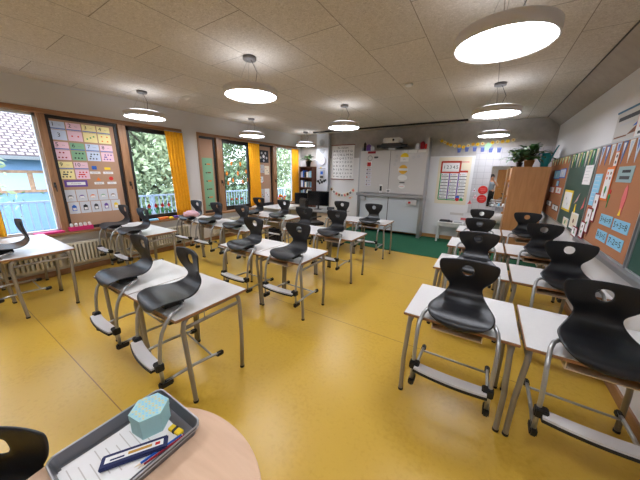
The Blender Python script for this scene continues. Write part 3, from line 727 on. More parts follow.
# window stickers
for k in range(4):
    for pn, y0, n, zb in (('a', 2.62, 4, SILL+.15),):
        m = MB(); m.disc(0, -.002, .17, .034, RED, 12, .0015); m.poly([(-.034, .18), (0, .235), (.034, .18)], -.002, RED, .0015)
        m.rect(-.006, .006, 0, .14, -.002, GRN, .0015); m.poly([(0, 0), (-.05, .10), (-.035, .12), (0, .03)], -.002, GRN, .0015); m.poly([(0, 0), (.05, .10), (.035, .12), (0, .03)], -.002, GRN, .0015)
        place(m, 'tulip_sticker', (XG+.006, 2.68+k*.135, zb), RL, '%s paper tulip on the glass of the window by the number board' % ('leftmost', 'second', 'third', 'rightmost')[k], 'sticker', 'tulip stickers in the near window')
for k in range(3):
    m = MB(); m.disc(0, -.002, .15, .032, RED, 12, .0015); m.rect(-.005, .005, 0, .13, -.002, GRN, .0015); m.poly([(0, 0), (-.04, .08), (0, .03)], -.002, GRN, .0015); m.poly([(0, 0), (.04, .08), (0, .03)], -.002, GRN, .0015)
    place(m, 'tulip_sticker', (XG+.006, 4.80+k*.17, SILL+.17), RL, '%s paper tulip on the leaf sticker window' % ('left', 'middle', 'right')[k], 'sticker', 'tulip stickers in the far window')
leafp = [(.12, 1.93), (.42, 1.92), (-.05, 1.66), (.32, 1.67), (.62, 1.72), (-.02, 1.42), (.14, 1.49), (.48, 1.45), (.68, 1.49)]
for k, (a, z) in enumerate(leafp):
    m = MB(); m.poly([(0, -.06), (.03, -.02), (.032, .03), (0, .07), (-.032, .03), (-.03, -.02)], -.002, ORG, .0015); m.disc(0, -.0035, .02, .014, YEL, 8, .001)
    place(m, 'leaf_sticker', (XG+.006, 4.74+a, z), RL, 'orange leaf sticker on the far window pane', 'sticker', 'orange leaf stickers on the far window')

# ------------------------------------------------------------------ whiteboard assembly on the back wall
wb = thing('whiteboard', 'large white double whiteboard on grey columns at the back wall', 'whiteboard', (-2.38, 7.45, 0))
for x0, x1 in ((-.92, -.035), (-.025, .93)):
    MB().box(x0, x1, -.06, -.03, 1.19, 2.36, M_wb, .003).build('upper_panel', wb)
MB().box(-.035, -.025, -.058, -.03, 1.19, 2.36, M_dark).build('panel_joint', wb)
MB().box(-.90, -.03, .0, .02, .12, 1.08, M_wb2).build('lower_panel', wb); MB().box(-.01, .87, .0, .02, .12, 1.08, M_wb2).build('lower_panel', wb)
MB().box(-.03, -.01, .0, .018, .12, 1.08, M_dark).build('panel_joint', wb)
for x, zt_ in ((-.93, 2.46), (.90, 2.64)): MB().box(x-.045, x+.045, -.03, .33, .0, zt_, M_alu, .004).build('column', wb)
MB().box(-.98, .96, -.12, -.02, 1.10, 1.155, M_alu, .005).box(-.98, .96, -.13, -.12, 1.10, 1.18, M_alu).build('pen_tray', wb)
MB().box(.52, .80, -.10, .0, .90, 1.06, LGR, .01).box(.58, .64, -.12, -.10, .95, 1.0, RED).build('control_box', wb)
MB().box(-.86, -.70, -.08, .0, .95, 1.07, LGR, .01).build('cable_box', wb)
wbY = 7.45-.061
def on_wb(m, name, x, z, label, cat, group=None): return place(m, name, (x, wbY, z), RB, label, cat, group)
m = MB(); m.lathe([(.06, 0), (.075, 0), (.075, .002), (.06, .002)], (0, 0, 0), GRY, 20, closed=True); m.xf(Matrix.Rotation(PI/2, 4, 'X')); on_wb(m, 'drawn_ring', -3.0, 2.16, 'grey ring drawing at the top left of the whiteboard', 'drawing')
on_wb(MB().rect(-.06, .06, -.02, .02, -.002, DGR).rect(-.05, .03, -.035, -.025, -.002, GRY), 'word_strip', -2.82, 2.18, 'small grey word strip beside the ring on the whiteboard', 'card')
on_wb(MB().rect(-.075, .075, -.075, .075, -.002, M_white).rect(-.055, .055, -.055, .055, -.0035, RED, .001).rect(-.03, .03, -.02, .02, -.005, DRED, .001), 'red_card', -3.02, 1.99, 'red square card on the left half of the whiteboard', 'card')
on_wb(MB().rect(-.12, .12, -.03, .03, -.002, DRED), 'title_card', -2.96, 2.315, 'dark red strip at the top left edge of the whiteboard', 'card')
for k in range(5): on_wb(MB().rect(-.09, .09, -.035, .035, -.002, LIL).disc(-.05, -.0035, 0, .022, (BRN, DGR, ORG, GRY, BRN)[k], 8, .001).rect(-.0, .06, -.006, .006, -.0035, GRY, .001), 'schedule_card', -3.02, 1.84-k*.105, '%s small schedule card in the column below the red square card' % ('topmost', 'second', 'third', 'fourth', 'lowest')[k], 'card', 'schedule cards on the whiteboard')
on_wb(MB().disc(0, -.003, 0, .11, YEL, 24, .003).rect(-.11, .11, -.115, -.0, -.006, M_white, .002).text('wir', .05, GRY, z=-.05, y=-.0075), 'round_card', -2.02, 2.17, 'yellow and white half round card, topmost on the right whiteboard half', 'card', 'round cards on the whiteboard')
on_wb(MB().disc(0, -.003, 0, .12, C('ochre', (222, 170, 50)), 24, .003).rect(-.13, .13, -.03, .03, -.006, M_white, .002), 'round_card', -2.03, 1.85, 'ochre round card with a white middle band on the whiteboard', 'card', 'round cards on the whiteboard')
on_wb(MB().disc(0, -.003, 0, .13, M_white, 24, .003, .08).rect(-.07, .07, -.14, -.115, -.003, INK), 'oval_card', -2.03, 1.63, 'white oval card above a black word on the whiteboard', 'card', 'round cards on the whiteboard')
on_wb(MB().disc(0, -.003, 0, .09, M_white, 24, .003, .06).rect(-.06, .05, -.006, .004, -.0045, SAL, .001), 'oval_card', -2.03, 1.40, 'lowest white oval card on the right whiteboard half', 'card', 'round cards on the whiteboard')
on_wb(MB().rect(-.045, .045, -.14, .10, -.002, M_white).box(-.03, .03, -.025, -.002, -.08, .06, INK, .004), 'board_eraser', -2.62, 1.33, 'black board eraser held at the lower edge of the left whiteboard half', 'eraser')
on_wb(MB().rect(-.06, .06, -.05, .05, -.002, M_white).rect(-.04, .04, -.03, .03, -.004, GRY, .001), 'small_note', -2.40, 1.26, 'small note card at the foot of the whiteboard joint', 'card')
for k, (x, z) in enumerate(((-2.23, 2.20), (-2.24, 2.08), (-2.27, 1.98), (-1.78, 2.16), (-1.66, 2.18))): on_wb(MB().disc(0, -.002, 0, .04, LGR, 12, .002).disc(0, -.0035, 0, .018, KRAFT, 10, .001), 'round_magnet', x, z, 'pale round magnet on the right half of the whiteboard', 'magnet', 'pale magnets on the whiteboard')
on_wb(MB().rect(-.11, .11, -.03, .03, -.002, M_white), 'paper_strip', -1.82, 2.31, 'left white paper strip at the top right of the whiteboard', 'card', 'paper strips')
on_wb(MB().rect(-.10, .10, -.03, .03, -.002, M_white), 'paper_strip', -1.58, 2.31, 'right white paper strip at the top right of the whiteboard', 'card', 'paper strips')

pj = thing('projector', 'white short-throw projector with dark mount above the whiteboard', 'projector', (-2.38, 7.42, 2.37))
MB().box(-.30, .26, -.12, .12, .05, .17, DGR, .02).build('mount_plate', pj)
MB().box(-.24, .22, -.14, .16, .17, .30, M_white, .02).build('projector_body', pj)
for x0, x1 in ((-.42, -.25), (.18, .42)): MB().box(x0, x1, -.10, -.02, .06, .13, M_black, .01).build('speaker', pj)
MB().tube([(-.02, .16, .22), (-.02, .375, .30)], .03, M_alu, 10).build('wall_arm', pj)
MB().box(-.1, .1, -.05, .05, .0, .05, M_alu).build('bracket', pj)
MB().sphere((.05, -.14, .24), .03, M_dark).build('lens', pj)
for k, (x, w, h, mt) in enumerate(((-3.20, .05, .22, INK), (-3.08, .12, .16, PUR), (-2.97, .08, .12, LIL), (-1.72, .10, .14, LIL), (-1.60, .10, .17, DRED), (-1.51, .05, .13, RED))):
    o = MB().box(-w/2, w/2, -.04, .05, 0, h, mt, .012)
    o.lathe([(w*.3, h), (w*.34, h+.01), (w*.2, h+.02), (0, h+.02)], (0, 0, 0), mt, 12)
    place(o, 'storage_bottle', (x, 7.44, 2.361), 0, '%s small container standing on top of the whiteboard' % ('black', 'purple', 'pale lilac, left', 'pale lilac, right', 'dark red', 'bright red')[k], 'container', 'containers on the whiteboard')
shelf_top = MB().box(-3.29, -1.42, 7.39, 7.5, 2.352, 2.3605, M_alu).build('top_ledge', wb, loc=(2.38, -7.45, 0))

# alphabet chart
ab = thing('alphabet_chart', 'white hanging letter chart with red-brown rods left of the whiteboard', 'poster', (-4.10, YB-.012, 1.54))
ac = MB().rect(-.40, .40, .0, 1.06, -.002, M_white, .002); ac.text('Das Alphabet', .07, DGR, z=.97, y=-.0032)
for r_, s_ in enumerate(('A B C D E F G', 'H I J K L M N', 'O P Q R S T U', 'V W X Y Z Ä Ö', 'a b c d e f g', 'h i j k l m n', 'o p q r s t u', 'v w x y z ß')):
    ac.text(s_, .085, DGR, z=.87-r_*.112, y=-.0032, w=.68)
ac.build('chart_sheet', ab)
for z in (0, 1.06): MB().tube([(-.42, -.006, z), (.42, -.006, z)], .011, C('rod_red', (140, 60, 44)), 8).build('rod', ab)
# card garland under the chart
gl = thing('card_garland', 'sagging garland of small photo cards below the letter chart', 'garland', (-4.08, YB-.012, 1.34))
gp = [(-.45+.9*k/10, -.26*(1-((k-5)/5)**2)) for k in range(11)]
MB().tube([(x, -.003, z) for x, z in gp], .003, M_white, 5).build('string', gl)
for k in range(9):
    x, z = gp[k+1]; a = math.atan2(gp[k+2][1]-gp[k][1], gp[k+2][0]-gp[k][0])
    c_ = MB().rect(-.05, .05, -.125, 0, -.006, (CRM, M_white, CRM)[k % 3], .002).rect(-.034, .034, -.098, -.03, -.008, (BRN, GRY, SAL)[k % 3], .001)
    c_.xf(Matrix.Translation((x, 0, z)) @ Matrix.Rotation(-a, 4, 'Y')); c_.build('card', gl)
bd = MB().poly([(-.10, -.03), (.02, -.06), (.12, .03), (.05, .05)], -.003, CRM, .003).rect(-.04, .03, -.02, .01, -.005, SAL, .001)
place(bd, 'paper_bird', on_back(-3.78, .96), 0, 'small folded paper shape on the wall below the card garland', 'decoration')

# pillar items
PY = YB-.13
ck = thing('wall_clock', 'round white wall clock on the pillar beside the bookshelf', 'clock', (-4.82, PY, 2.12))
MB().disc(0, -.025, 0, .155, LGR, 32, .024).build('clock_case', ck); MB().disc(0, -.028, 0, .135, LIL, 32, .003).build('clock_face', ck)
MB().poly([(-.006, -.01), (.006, -.01), (.07, .07), (.06, .078)], -.030, INK, .001).poly([(-.005, 0), (.005, 0), (-.075, .085), (-.082, .08)], -.0315, INK, .001).build('clock_hands', ck)
for z, lb in ((2.70, 'upper grey round disc on the pillar near the ceiling'), (2.45, 'lower grey round disc on the pillar above the clock')):
    t = MB().disc(0, -.02, 0, .10, LGR, 28, .019).disc(0, -.0225, 0, .075, C('disc_grey', (170, 172, 178)), 28, .002)
    place(t, 'wall_disc', (-4.82, PY, z), 0, lb, 'disc', 'discs on the pillar')
ph = thing('wall_intercom', 'grey and blue intercom unit on the pillar below the clock', 'intercom', (-4.80, PY, 1.68))
MB().box(-.09, .09, -.03, 0, -.16, .16, LGR, .01).build('housing', ph); MB().box(-.05, .05, -.034, -.03, .0, .1, BLU).build('display', ph); MB().box(-.06, .06, -.034, -.03, -.12, -.04, DGR).build('keypad', ph)
m = MB().rect(-.15, .13, -.012, .0, -.004, DGR, .003).rect(-.09, -.02, .0, .035, -.004, YEL, .003); place(m, 'wall_sign', (-4.80, PY, 1.88), 0, 'small dark strip with yellow tab between the clock and the intercom', 'sign')
m = MB()
for a, b, r in ((-.15, .0, .05), (-.06, .05, .04), (0, -.02, .05), (.09, .02, .05), (-.09, -.06, .04), (.15, .05, .035)): m.disc(a, -.006-.001*abs(a)*10, b, r, INK, 8, .002)
place(m, 'black_bow', (-4.80, PY, 1.45), 0, 'black bow-shaped decoration on the pillar', 'decoration')

# bookshelf in the corner
bs = thing('bookshelf', 'narrow dark brown bookshelf in the far left corner', 'bookshelf', (-5.33, 7.46, 0))
MB().box(-.27, -.245, 0, .33, 0, 1.93, M_brown).build('side_panel', bs); MB().box(.245, .27, 0, .33, 0, 1.93, M_brown).build('side_panel', bs)
MB().box(-.245, .245, .32, .33, 0, 1.93, M_brown).build('back_panel', bs)
for z in (.03, .30, .62, .92, 1.22, 1.55, 1.905): MB().box(-.245, .245, 0, .32, z, z+.024, M_brown).build('shelf', bs)
bc = [LGR, LBL, PBL, M_white, BLU, DGR, CRM, M_white, SLT]
bi = 0
for si, z in enumerate((.324, .644, .944, 1.244, 1.574)):
    x = -.235
    shelfname = ('lowest', 'second lowest', 'middle', 'second highest', 'top')[si]
    while x < .20:
        w = rnd.uniform(.022, .06); h = rnd.uniform(.17, .235)
        if x+w > .238: break
        place(MB().box(0, w, .03, .25, 0, h, bc[bi % len(bc)], .002).box(.003, w-.003, .032, .252, .002, h+.0005-.003, M_white), 'book', (-5.33+x, 7.46, z), 0, 'book standing on the %s shelf of the dark brown bookshelf' % shelfname, 'book', 'books on the %s shelf' % shelfname)
        x += w+.003; bi += 1
        if rnd.random() < .12: x += .05

def leafy_plant(label, loc, pot_m, pot_r, pot_h, n, L_, seed, lm=(M_leaf,), spread=1.0, wl=.045):
    R_ = random.Random(seed); t = thing('potted_plant', label, 'plant', loc)
    MB().lathe([(pot_r*.7, 0), (pot_r, pot_h*.95), (pot_r*1.08, pot_h*.96), (pot_r*1.08, pot_h), (pot_r*.92, pot_h), (pot_r*.9, pot_h*.88), (0, pot_h*.88)], (0, 0, 0), pot_m, 20).build('pot', t)
    lv = MB(); st = MB()
    for k in range(n):
        a = R_.uniform(0, 2*PI); e = R_.uniform(.25, 1.35); l = L_*R_.uniform(.6, 1.0)*spread
        d = Vector((math.cos(a)*math.cos(e), math.sin(a)*math.cos(e), math.sin(e)))
        b0 = Vector((0, 0, pot_h*.88)); b1 = b0+d*l*.55; st.tube([b0, b0+d*l*.3+Vector((0, 0, .02)), b1], .004, M_stem, 5)
        side = d.cross(Vector((0, 0, 1))).normalized(); m_ = lm[k % len(lm)]
        pts_ = []; 
        for q in range(6):
            u = q/5; c_ = b1 + d*l*.55*u + Vector((0, 0, -.35*l*u*u)); w_ = wl*math.sin(PI*min(.98, u*.92+.06))*L_/.3
            pts_ += [c_-side*w_, c_+Vector((0, 0, -.006)), c_+side*w_]
        lv.add(pts_, [(q*3+s, q*3+s+1, q*3+s+4, q*3+s+3) for q in range(5) for s in (0, 1)], m_, True)
    st.build('stems', t); lv.build('foliage', t); return t
leafy_plant('dark leafy plant in a black pot on top of the dark bookshelf', (-5.25, 7.50, 1.931), M_black, .09, .17, 34, .34, 3, wl=.05)

# poster with red house outline
ps = thing('house_poster', 'cream poster with a red-roofed number house on the back wall', 'poster', (-.82, YB-.004, .97))
MB().rect(-.39, .37, 0, 1.20, -.002, CRM, .002).build('poster_sheet', ps)
hp = MB(); y = -.004
hp.poly([(-.32, .10), (.30, .10), (.30, .86), (.14, .90), (.13, 1.08), (-.27, 1.08), (-.30, 1.02)], y, M_white, .001)
rd = C('house_red', (186, 60, 34))
hp.rect(-.31, .14, 1.06, 1.11, y-.002, rd, .001).rect(-.33, -.29, .82, 1.10, y-.002, rd, .001).rect(.11, .15, .86, 1.10, y-.002, rd, .001).rect(-.33, .14, .80, .84, y-.002, rd, .001).rect(.11, .32, .82, .87, y-.002, rd, .001)
for k in range(5): hp.text(str(k+1), .12, DGR, x=-.24+k*.075, z=.95, y=y-.003)
for c_, mt in enumerate((GRN, PUR, PUR)):
    x0 = -.31+c_*.215
    hp.rect(x0-.012, x0+.014, .12, .80, y-.002, mt, .001)
    for r_ in range(8):
        hp.rect(x0+.02, x0+.19, .14+r_*.082, .145+r_*.082+.012, y-.002, DGR, .001); hp.disc(x0+.04, y-.002, .19+r_*.082, .012, (RED, GRN, BLU)[(r_+c_) % 3], 6, .001); hp.rect(x0+.07, x0+.15, .18+r_*.082, .2+r_*.082, y-.002, LGR, .001)
hp.rect(-.31, .30, .10, .125, y-.003, GRN, .001).disc(.16, y-.004, .13, .045, RED, 10, .001).disc(.25, y-.004, .14, .035, GRN, 10, .001).rect(.12, .2, .15, .22, y-.003, BLU, .001)
hp.build('house_print', ps)
place(MB().rect(-.14, .14, -.06, .06, -.003, CRM, .003).rect(-.1, .1, -.02, .0, -.0045, SAL, .001), 'note_card', on_back(-.60, 2.06), 0, 'pale note sheet to the right above the number house poster', 'card')
place(MB().rect(-.16, .16, -.03, .03, -.003, KRAFT, .003), 'wall_note', on_back(-.62, .72), 0, 'small grey lettered strip on the wall above the white side table', 'note')
place(MB().rect(-.09, .09, -.03, .03, -.003, SAL, .003), 'wall_note', on_back(-.42, .60), 0, 'small reddish strip on the wall above the white side table', 'note')
for k, (x, z, r) in enumerate(((-.115, 1.37, .105), (-.11, 1.15, .105))):
    m = MB().disc(0, -.003, 0, r, RED, 28, .003).rect(-.06, .06, .02, .035, -.0045, SAL, .001).rect(-.05, .06, -.02, -.005, -.0045, SAL, .001).rect(-.03, .03, -.055, -.045, -.0045, SAL, .001)
    place(m, 'round_sticker', on_back(x, z, .014), 0, '%s red round sticker on the tiles left of the mirror' % ('upper', 'lower')[k], 'sticker', 'red round stickers')
for k, (x, z) in enumerate(((-.30, 1.36), (-.26, 1.20), (-.36, 1.05))):
    m = MB().poly([(-.05, -.05), (.05, -.04), (.0, .06)], -.003, (LIL, PINK, SAL)[k], .003).disc(.0, -.0045, -.01, .015, DRED, 8, .001)
    place(m, 'paper_triangle', on_back(x, z, .014 if x > -.38 else 0), 0, '%s small paper figure on the wall beside the red stickers' % ('upper', 'middle', 'lower')[k], 'decoration', 'paper figures')

# mirror and sink
mi = thing('wall_mirror', 'rectangular wall mirror above the sink reflecting the photographer', 'mirror', (.23, YB-.016, .97))
MB().box(-.22, .30, -.008, .0, .0, .97, M_mirror).build('mirror_glass', mi)
MB().box(-.235, -.22, -.014, 0, -.0, .97, M_alu).box(.30, .315, -.014, 0, 0, .97, M_alu).box(-.235, .315, -.014, 0, .97, .985, M_alu).build('mirror_frame', mi)
MB().box(-.10, .26, -.12, -.008, .02, .032, LGR).build('glass_shelf', mi)
for k in range(3): place(MB().lathe([(0, 0), (.022, 0), (.022, .05), (.012, .06), (0, .06)], (0, 0, 0), (M_white, LBL, M_white)[k], 12), 'soap_bottle', (.18+k*.09, YB-.08, 1.003), 0, '%s small bottle on the shelf below the mirror' % ('left', 'middle', 'right')[k], 'bottle', 'bottles below the mirror')
sk = thing('sink', 'white ceramic wash basin under the mirror', 'sink', (.22, 7.60, .62))
bas = MB(); prof = rrect(.28, .20, .06, 0)
def ringz(sx, sy, z): return [(x*sx, y*sy, z) for x, y, _ in rrect(.28, .185, .06, 0)]
rs = [ringz(.85, .85, 0), ringz(1, 1, .10), ringz(1, 1, .24), ringz(.90, .88, .24), ringz(.82, .8, .14), ringz(.3, .3, .11)]; nn = len(rs[0]); fs = []
for r_ in range(len(rs)-1): fs += [(r_*nn+i, r_*nn+(i+1) % nn, (r_+1)*nn+(i+1) % nn, (r_+1)*nn+i) for i in range(nn)]
fs += [list(range(nn-1, -1, -1)), [(len(rs)-1)*nn+i for i in range(nn)]]
bas.add([p for r_ in rs for p in r_], fs, M_porc, True).build('basin', sk)
MB().tube([(0, .15, .24), (0, .15, .36), (0, .10, .39), (0, .04, .37)], .012, M_alu, 10).build('tap', sk)
MB().tube([(0, .05, .0), (0, .05, -.15), (0, .17, -.17)], .02, M_alu, 10).build('drain_pipe', sk)

# garland on the back wall
gg = thing('flower_garland', 'yellow flower garland with small blue pots strung across the back wall', 'garland', (-.5, YB-.014, 2.45))
gpts = [(-.80, .17), (-.64, .08), (-.5, .0), (-.3, -.04), (-.1, -.02), (.1, .0), (.3, .0), (.5, .05), (.7, .04), (.9, .12)]
MB().tube([(x, -.004, z) for x, z in gpts], .003, CRM, 5).build('string', gg)
Rg = random.Random(5)
for k in range(17):
    u = .6+k*.5; i = min(8, int(u)); t_ = u-i; x = gpts[i][0]*(1-t_)+gpts[i+1][0]*t_; z = gpts[i][1]*(1-t_)+gpts[i+1][1]*t_+Rg.uniform(-.01, .03)
    if x > .88: break
    MB().disc(x, -.008-.001*(k % 3), z, .042, (YEL, PYL, C('gold_flower', (222, 180, 60)))[k % 3], 7, .002).disc(x, -.012, z, .015, ORG, 6, .001).build('flower', gg)
for k in range(6):
    x = -.27+k*.17; z = -.07+.02*math.sin(k)
    MB().poly([(x-.045, z), (x+.045, z), (x+.032, z-.10), (x-.032, z-.10)], -.007, C('pot_blue', (84, 98, 160)), .003).rect(x-.05, x+.05, z-.01, z+.015, -.009, C('pot_rim', (120, 140, 190)), .002).build('pot_cutout', gg)
MB().poly([(.28, -.12), (.36, -.13), (.42, .0), (.33, .05), (.27, -.02)], -.013, C('mint', (170, 220, 180)), .002).build('mint_leaf', gg)

# white side table by the whiteboard
ct = thing('side_table', 'low white side table against the wall below the house poster', 'table', (-.72, 7.55, 0))
M_wp = mat('white_plastic', (214, 212, 208), .4)
MB().box(-.30, .30, -.19, .22, .50, .53, M_wp, .008).build('tabletop', ct)
for x in (-.27, .27):
    for y in (-.16, .19): MB().box(x-.02, x+.02, y-.02, y+.02, .0, .50, M_wp, .005).build('leg', ct)
MB().box(-.25, .25, -.16, -.15, .42, .50, M_wp).build('apron', ct)
fl = MB().box(-.16, .16, -.10, .12, 0, .02, DGR, .004).box(-.14, .10, -.08, .10, .02, .04, INK, .004)
place(fl, 'black_folders', (-.83, 7.55, .5305), .1, 'black folders lying on the low white side table', 'folder')
place(MB().box(-.10, .10, -.09, .09, 0, .03, LGR, .006), 'grey_box', (-.54, 7.55, .5305), 0, 'flat grey box beside the black folders on the white side table', 'box')

# ------------------------------------------------------------------ tall cabinet with plants
cx0, cx1, cy0, cy1, ch = .37, .955, 6.72, 7.30, 1.90
cb = thing('tall_cabinet', 'tall beech wooden cabinet beside the pin boards at the back right', 'cabinet', ((cx0+cx1)/2, (cy0+cy1)/2, 0))
hx, hy_ = (cx1-cx0)/2, (cy1-cy0)/2
MB().box(-hx, hx, -hy_, hy_, .0, ch, M_beech, .003).build('cabinet_body', cb)
for k in range(2):
    d_ = MB().box(-hx-.02, -hx, -hy_+.002+k*hy_, -hy_+hy_-.002+k*hy_, .05, ch-.01, M_beech, .002).build('door', cb)
for z in (.55, .95, 1.30, 1.62): MB().box(-hx-.065, -hx-.02, -.02-hy_*.55, .03-hy_*.55, z-.03, z+.02, ORG if False else M_beechD, .006).build('wooden_handle', cb)
place(MB().disc(0, -.003, 0, .035, BLU, 16, .003), 'blue_sticker', (cx0-.0205, 6.80, 1.50), -PI/2, 'blue round sticker on the cabinet door edge', 'sticker').rotation_euler = (0, 0, -PI/2)
for o in [o for o in COL.objects if o.name.startswith('blue_sticker')]: o.location = (cx0-.0205, 6.86, 1.52); o.rotation_euler = (0, 0, -PI/2)
place(MB().rect(-.03, .03, -.12, .12, -.003, M_white, .003).rect(-.02, .02, -.04, .04, -.0045, GRN, .001), 'door_note', (cx0-.0205, 6.86, 1.18), -PI/2, 'white and green strip on the cabinet door edge', 'note')
leafy_plant('big green plant in a terracotta pot on the tall cabinet', (.62, 6.95, ch+.001), M_terra, .09, .13, 64, .50, 11, (M_leaf,), wl=.035)
leafy_plant('spreading variegated plant at the left edge of the tall cabinet top', (.46, 6.86, ch+.001), M_black, .06, .09, 46, .44, 12, (M_leafL, M_leaf, M_leaf), wl=.045)
wc = thing('watering_can', 'teal plastic watering can on the tall cabinet, spout pointing up right', 'watering can', (.855, 6.84, ch+.001))
MB().lathe([(0, 0), (.055, 0), (.06, .02), (.075, .20), (.062, .26), (.055, .26), (.066, .2), (.052, .03), (0, .02)], (-.0, 0, 0), M_teal, 24).build('can_body', wc)
MB().tube([(.05, 0, .06), (.09, -.005, .20), (.13, -.01, .33), (.155, -.012, .40)], [.022, .016, .011, .009], M_teal, 10).build('spout', wc)
MB().tube([(-.05, 0, .25), (-.105, 0, .26), (-.12, 0, .16), (-.065, 0, .08)], .009, M_teal, 8).build('handle', wc)

# ------------------------------------------------------------------ right wall: pin boards and chalkboards
BT, BB = 2.07, .98
def wallboard(name, y0, y1, label, cat, fill, z0=BB, z1=BT):
    t = thing(name, label, cat, (XR-.002, (y0+y1)/2, z0), RR); w = abs(y1-y0)/2; h = z1-z0
    MB().box(-w+.015, w-.015, -.05, -.0, .015, h-.015, fill).build('board_panel', t)
    MB().box(-w, w, -.058, 0, 0, .015, M_alu).box(-w, w, -.058, 0, h-.015, h, M_alu).box(-w, -w+.015, -.058, 0, .015, h-.015, M_alu).box(w-.015, w, -.058, 0, .015, h-.015, M_alu).build('board_frame', t)
    return t
wallboard('pin_board', 5.79, 7.42, 'farthest brown pin board on the right wall, behind the cabinet', 'pin board', M_corkR)
wallboard('chalkboard', 4.47, 5.78, 'green chalkboard panel between the two brown pin boards on the right wall', 'chalkboard', M_green)
wallboard('pin_board', 3.09, 4.46, 'large brown pin board with blue sum cards on the right wall', 'pin board', M_corkR)
wallboard('chalkboard', 1.4, 3.05, 'green chalkboard panel cut by the right picture edge', 'chalkboard', M_green)
tag(MB().box(XR-.10, XR-.002, 1.2, 4.47, BB-.05, BB-.002, M_alu, .004).build('chalk_tray'), 'grey metal ledge under the boards on the right wall', 'ledge')
BXR = XR-.0525
def card_right(y, z, w, h, build, label, cat='card', group=None, name='card', off=0, tilt=0):
    m = MB(); build(m, w, h)
    if tilt: m.xf(Matrix.Rotation(tilt, 4, 'Y'))
    return place(m, name, (BXR-off, y, z), RR, label, cat, group)
def framed(bc_, ic, marks=()):
    def f(m, w, h):
        b = min(w, h)*.10; m.rect(-w/2, w/2, -h/2, h/2, -.003, bc_, .003); m.rect(-w/2+b, w/2-b, -h/2+b, h/2-b, -.0045, ic, .001)
        for (a, c_, r_, mt) in marks: m.disc(a*w, -.0055, c_*h, r_, mt, 10, .001)
    return f
for k, (y, z) in enumerate(((6.63, 1.755), (6.17, 1.775))): card_right(y, z, (.50, .42)[k], .16, framed(BLU, (LBL, PBL)[k], [(0, 0, .03, M_white)]), '%s blue card at the top of the farthest pin board' % ('left', 'right')[k], group='blue cards on the far pin board', name='blue_card')
card_right(6.40, 1.60, .20, .10, framed(BLU, LBL), 'small blue tag below the two blue cards on the farthest pin board', name='blue_tag')
for k, (y, z) in enumerate(((6.78, 1.475), (6.20, 1.485))): card_right(y, z, .42, .12, framed(RED, M_white, [(0, 0, .03, SAL)]), '%s red framed card on the farthest pin board' % ('left', 'right')[k], group='red framed cards on the far pin board', name='red_framed_card')
for k, (y, z) in enumerate(((6.78, 1.215), (6.16, 1.185))): card_right(y, z, .48, .10, framed(INK, M_white, [(0, 0, .03, DGR)]), '%s black framed card low on the farthest pin board' % ('left', 'right')[k], group='black framed cards on the far pin board', name='black_framed_card')
# pennants
def pennant(y, n, y1, cols, label, group, z=BT-.02, h=.18):
    for k in range(n):
        yy = y+(y1-y)*k/(n-1); w = abs(y1-y)/n*.8
        m = MB().poly([(-w/2, 0), (w/2, 0), (0, -h)], -.003, cols[k % len(cols)], .003).poly([(-w/4, -.015), (w/4, -.015), (0, -h*.55)], -.0045, cols[(k+1) % len(cols)], .001)
        place(m, 'pennant', (BXR, yy, z), RR, label, 'pennant', group)
pennant(5.68, 9, 4.56, (PYL, GRN, M_white), 'yellow and green pennant along the top of the green chalkboard', 'yellow and green pennants', h=.20)
pennant(7.25, 7, 5.95, (PGR, PYL), 'green pennant along the top of the farthest pin board', 'green pennants', h=.12)
pennant(4.38, 9, 3.2, (PBL, C('denim', (96, 120, 176)), M_white), 'blue and white pennant along the top of the large pin board', 'blue and white pennants', h=.21)
card_right(4.73, 1.74, .32, .24, lambda m, w, h: (m.rect(-w/2, w/2, -h/2, h/2, -.003, M_white, .003), [m.rect(-w*.35, w*.3-.03*(k % 3), h*.35-k*.04, h*.35-k*.04+.006, -.0045, LGR, .001) for k in range(5)]), 'white sheet on the green chalkboard panel', name='paper_sheet')
card_right(5.44, 1.365, .50, .31, framed(YEL, M_white, [(-.1, .1, .02, LGR), (.1, -.15, .02, LGR)]), 'yellow framed sheet on the green chalkboard panel', name='yellow_framed_sheet')
card_right(4.95, 1.42, .20, .16, lambda m, w, h: m.poly([(-.09, -.07), (0, .0), (.09, .08), (.04, -.02)], -.003, FLESH, .003), 'pale cut-out figure on the green chalkboard', name='paper_figure', group='cut-out figures')
card_right(4.62, 1.38, .16, .14, lambda m, w, h: m.poly([(-.05, -.08), (.0, .0), (.03, .09), (.05, -.04)], -.003, SAL, .003), 'pinkish cut-out figure on the green chalkboard, towards its right side', name='paper_figure', group='cut-out figures')
card_right(4.93, 1.29, .1, .12, lambda m, w, h: m.poly([(-.04, -.06), (.04, -.06), (.02, .06), (-.02, .06)], -.003, YEL, .003), 'small yellow cut-out on the green chalkboard', name='paper_figure', group='cut-out figures')
tree_marks = lambda m, w, h: (framed(ORG, M_white)(m, w, h), [m.disc(-.04+.08*(k % 2), -.006, h*.32-.05*(k//2), .016, (ORG, BRN)[k % 2], 8, .001) for k in range(4)], m.disc(0, -.006, -h*.18, .026, GRN, 12, .001, .042), m.rect(-.006, .006, -h*.38, -h*.2, -.007, BRN, .001))
card_right(3.97, 1.645, .21, .34, tree_marks, 'tall orange framed card with a green tree on the large pin board', name='tree_card', off=.004)
card_right(3.90, 1.89, .10, .15, framed(ORG, M_white, [(0, .2, .016, DGR), (0, -.2, .016, DGR)]), 'narrow orange framed card above the tree card', name='orange_card', off=.004)
card_right(3.61, 1.74, .34, .145, lambda m, w, h: (m.rect(-w/2, w/2, -h/2, h/2, -.003, SLT, .003), m.rect(-w*.2, w*.32, .015, .04, -.0045, INK, .001), m.rect(-w*.3, w*.34, -.045, -.015, -.0045, DGR, .001)), 'grey-blue lettered card on the large pin board', name='lettered_card')
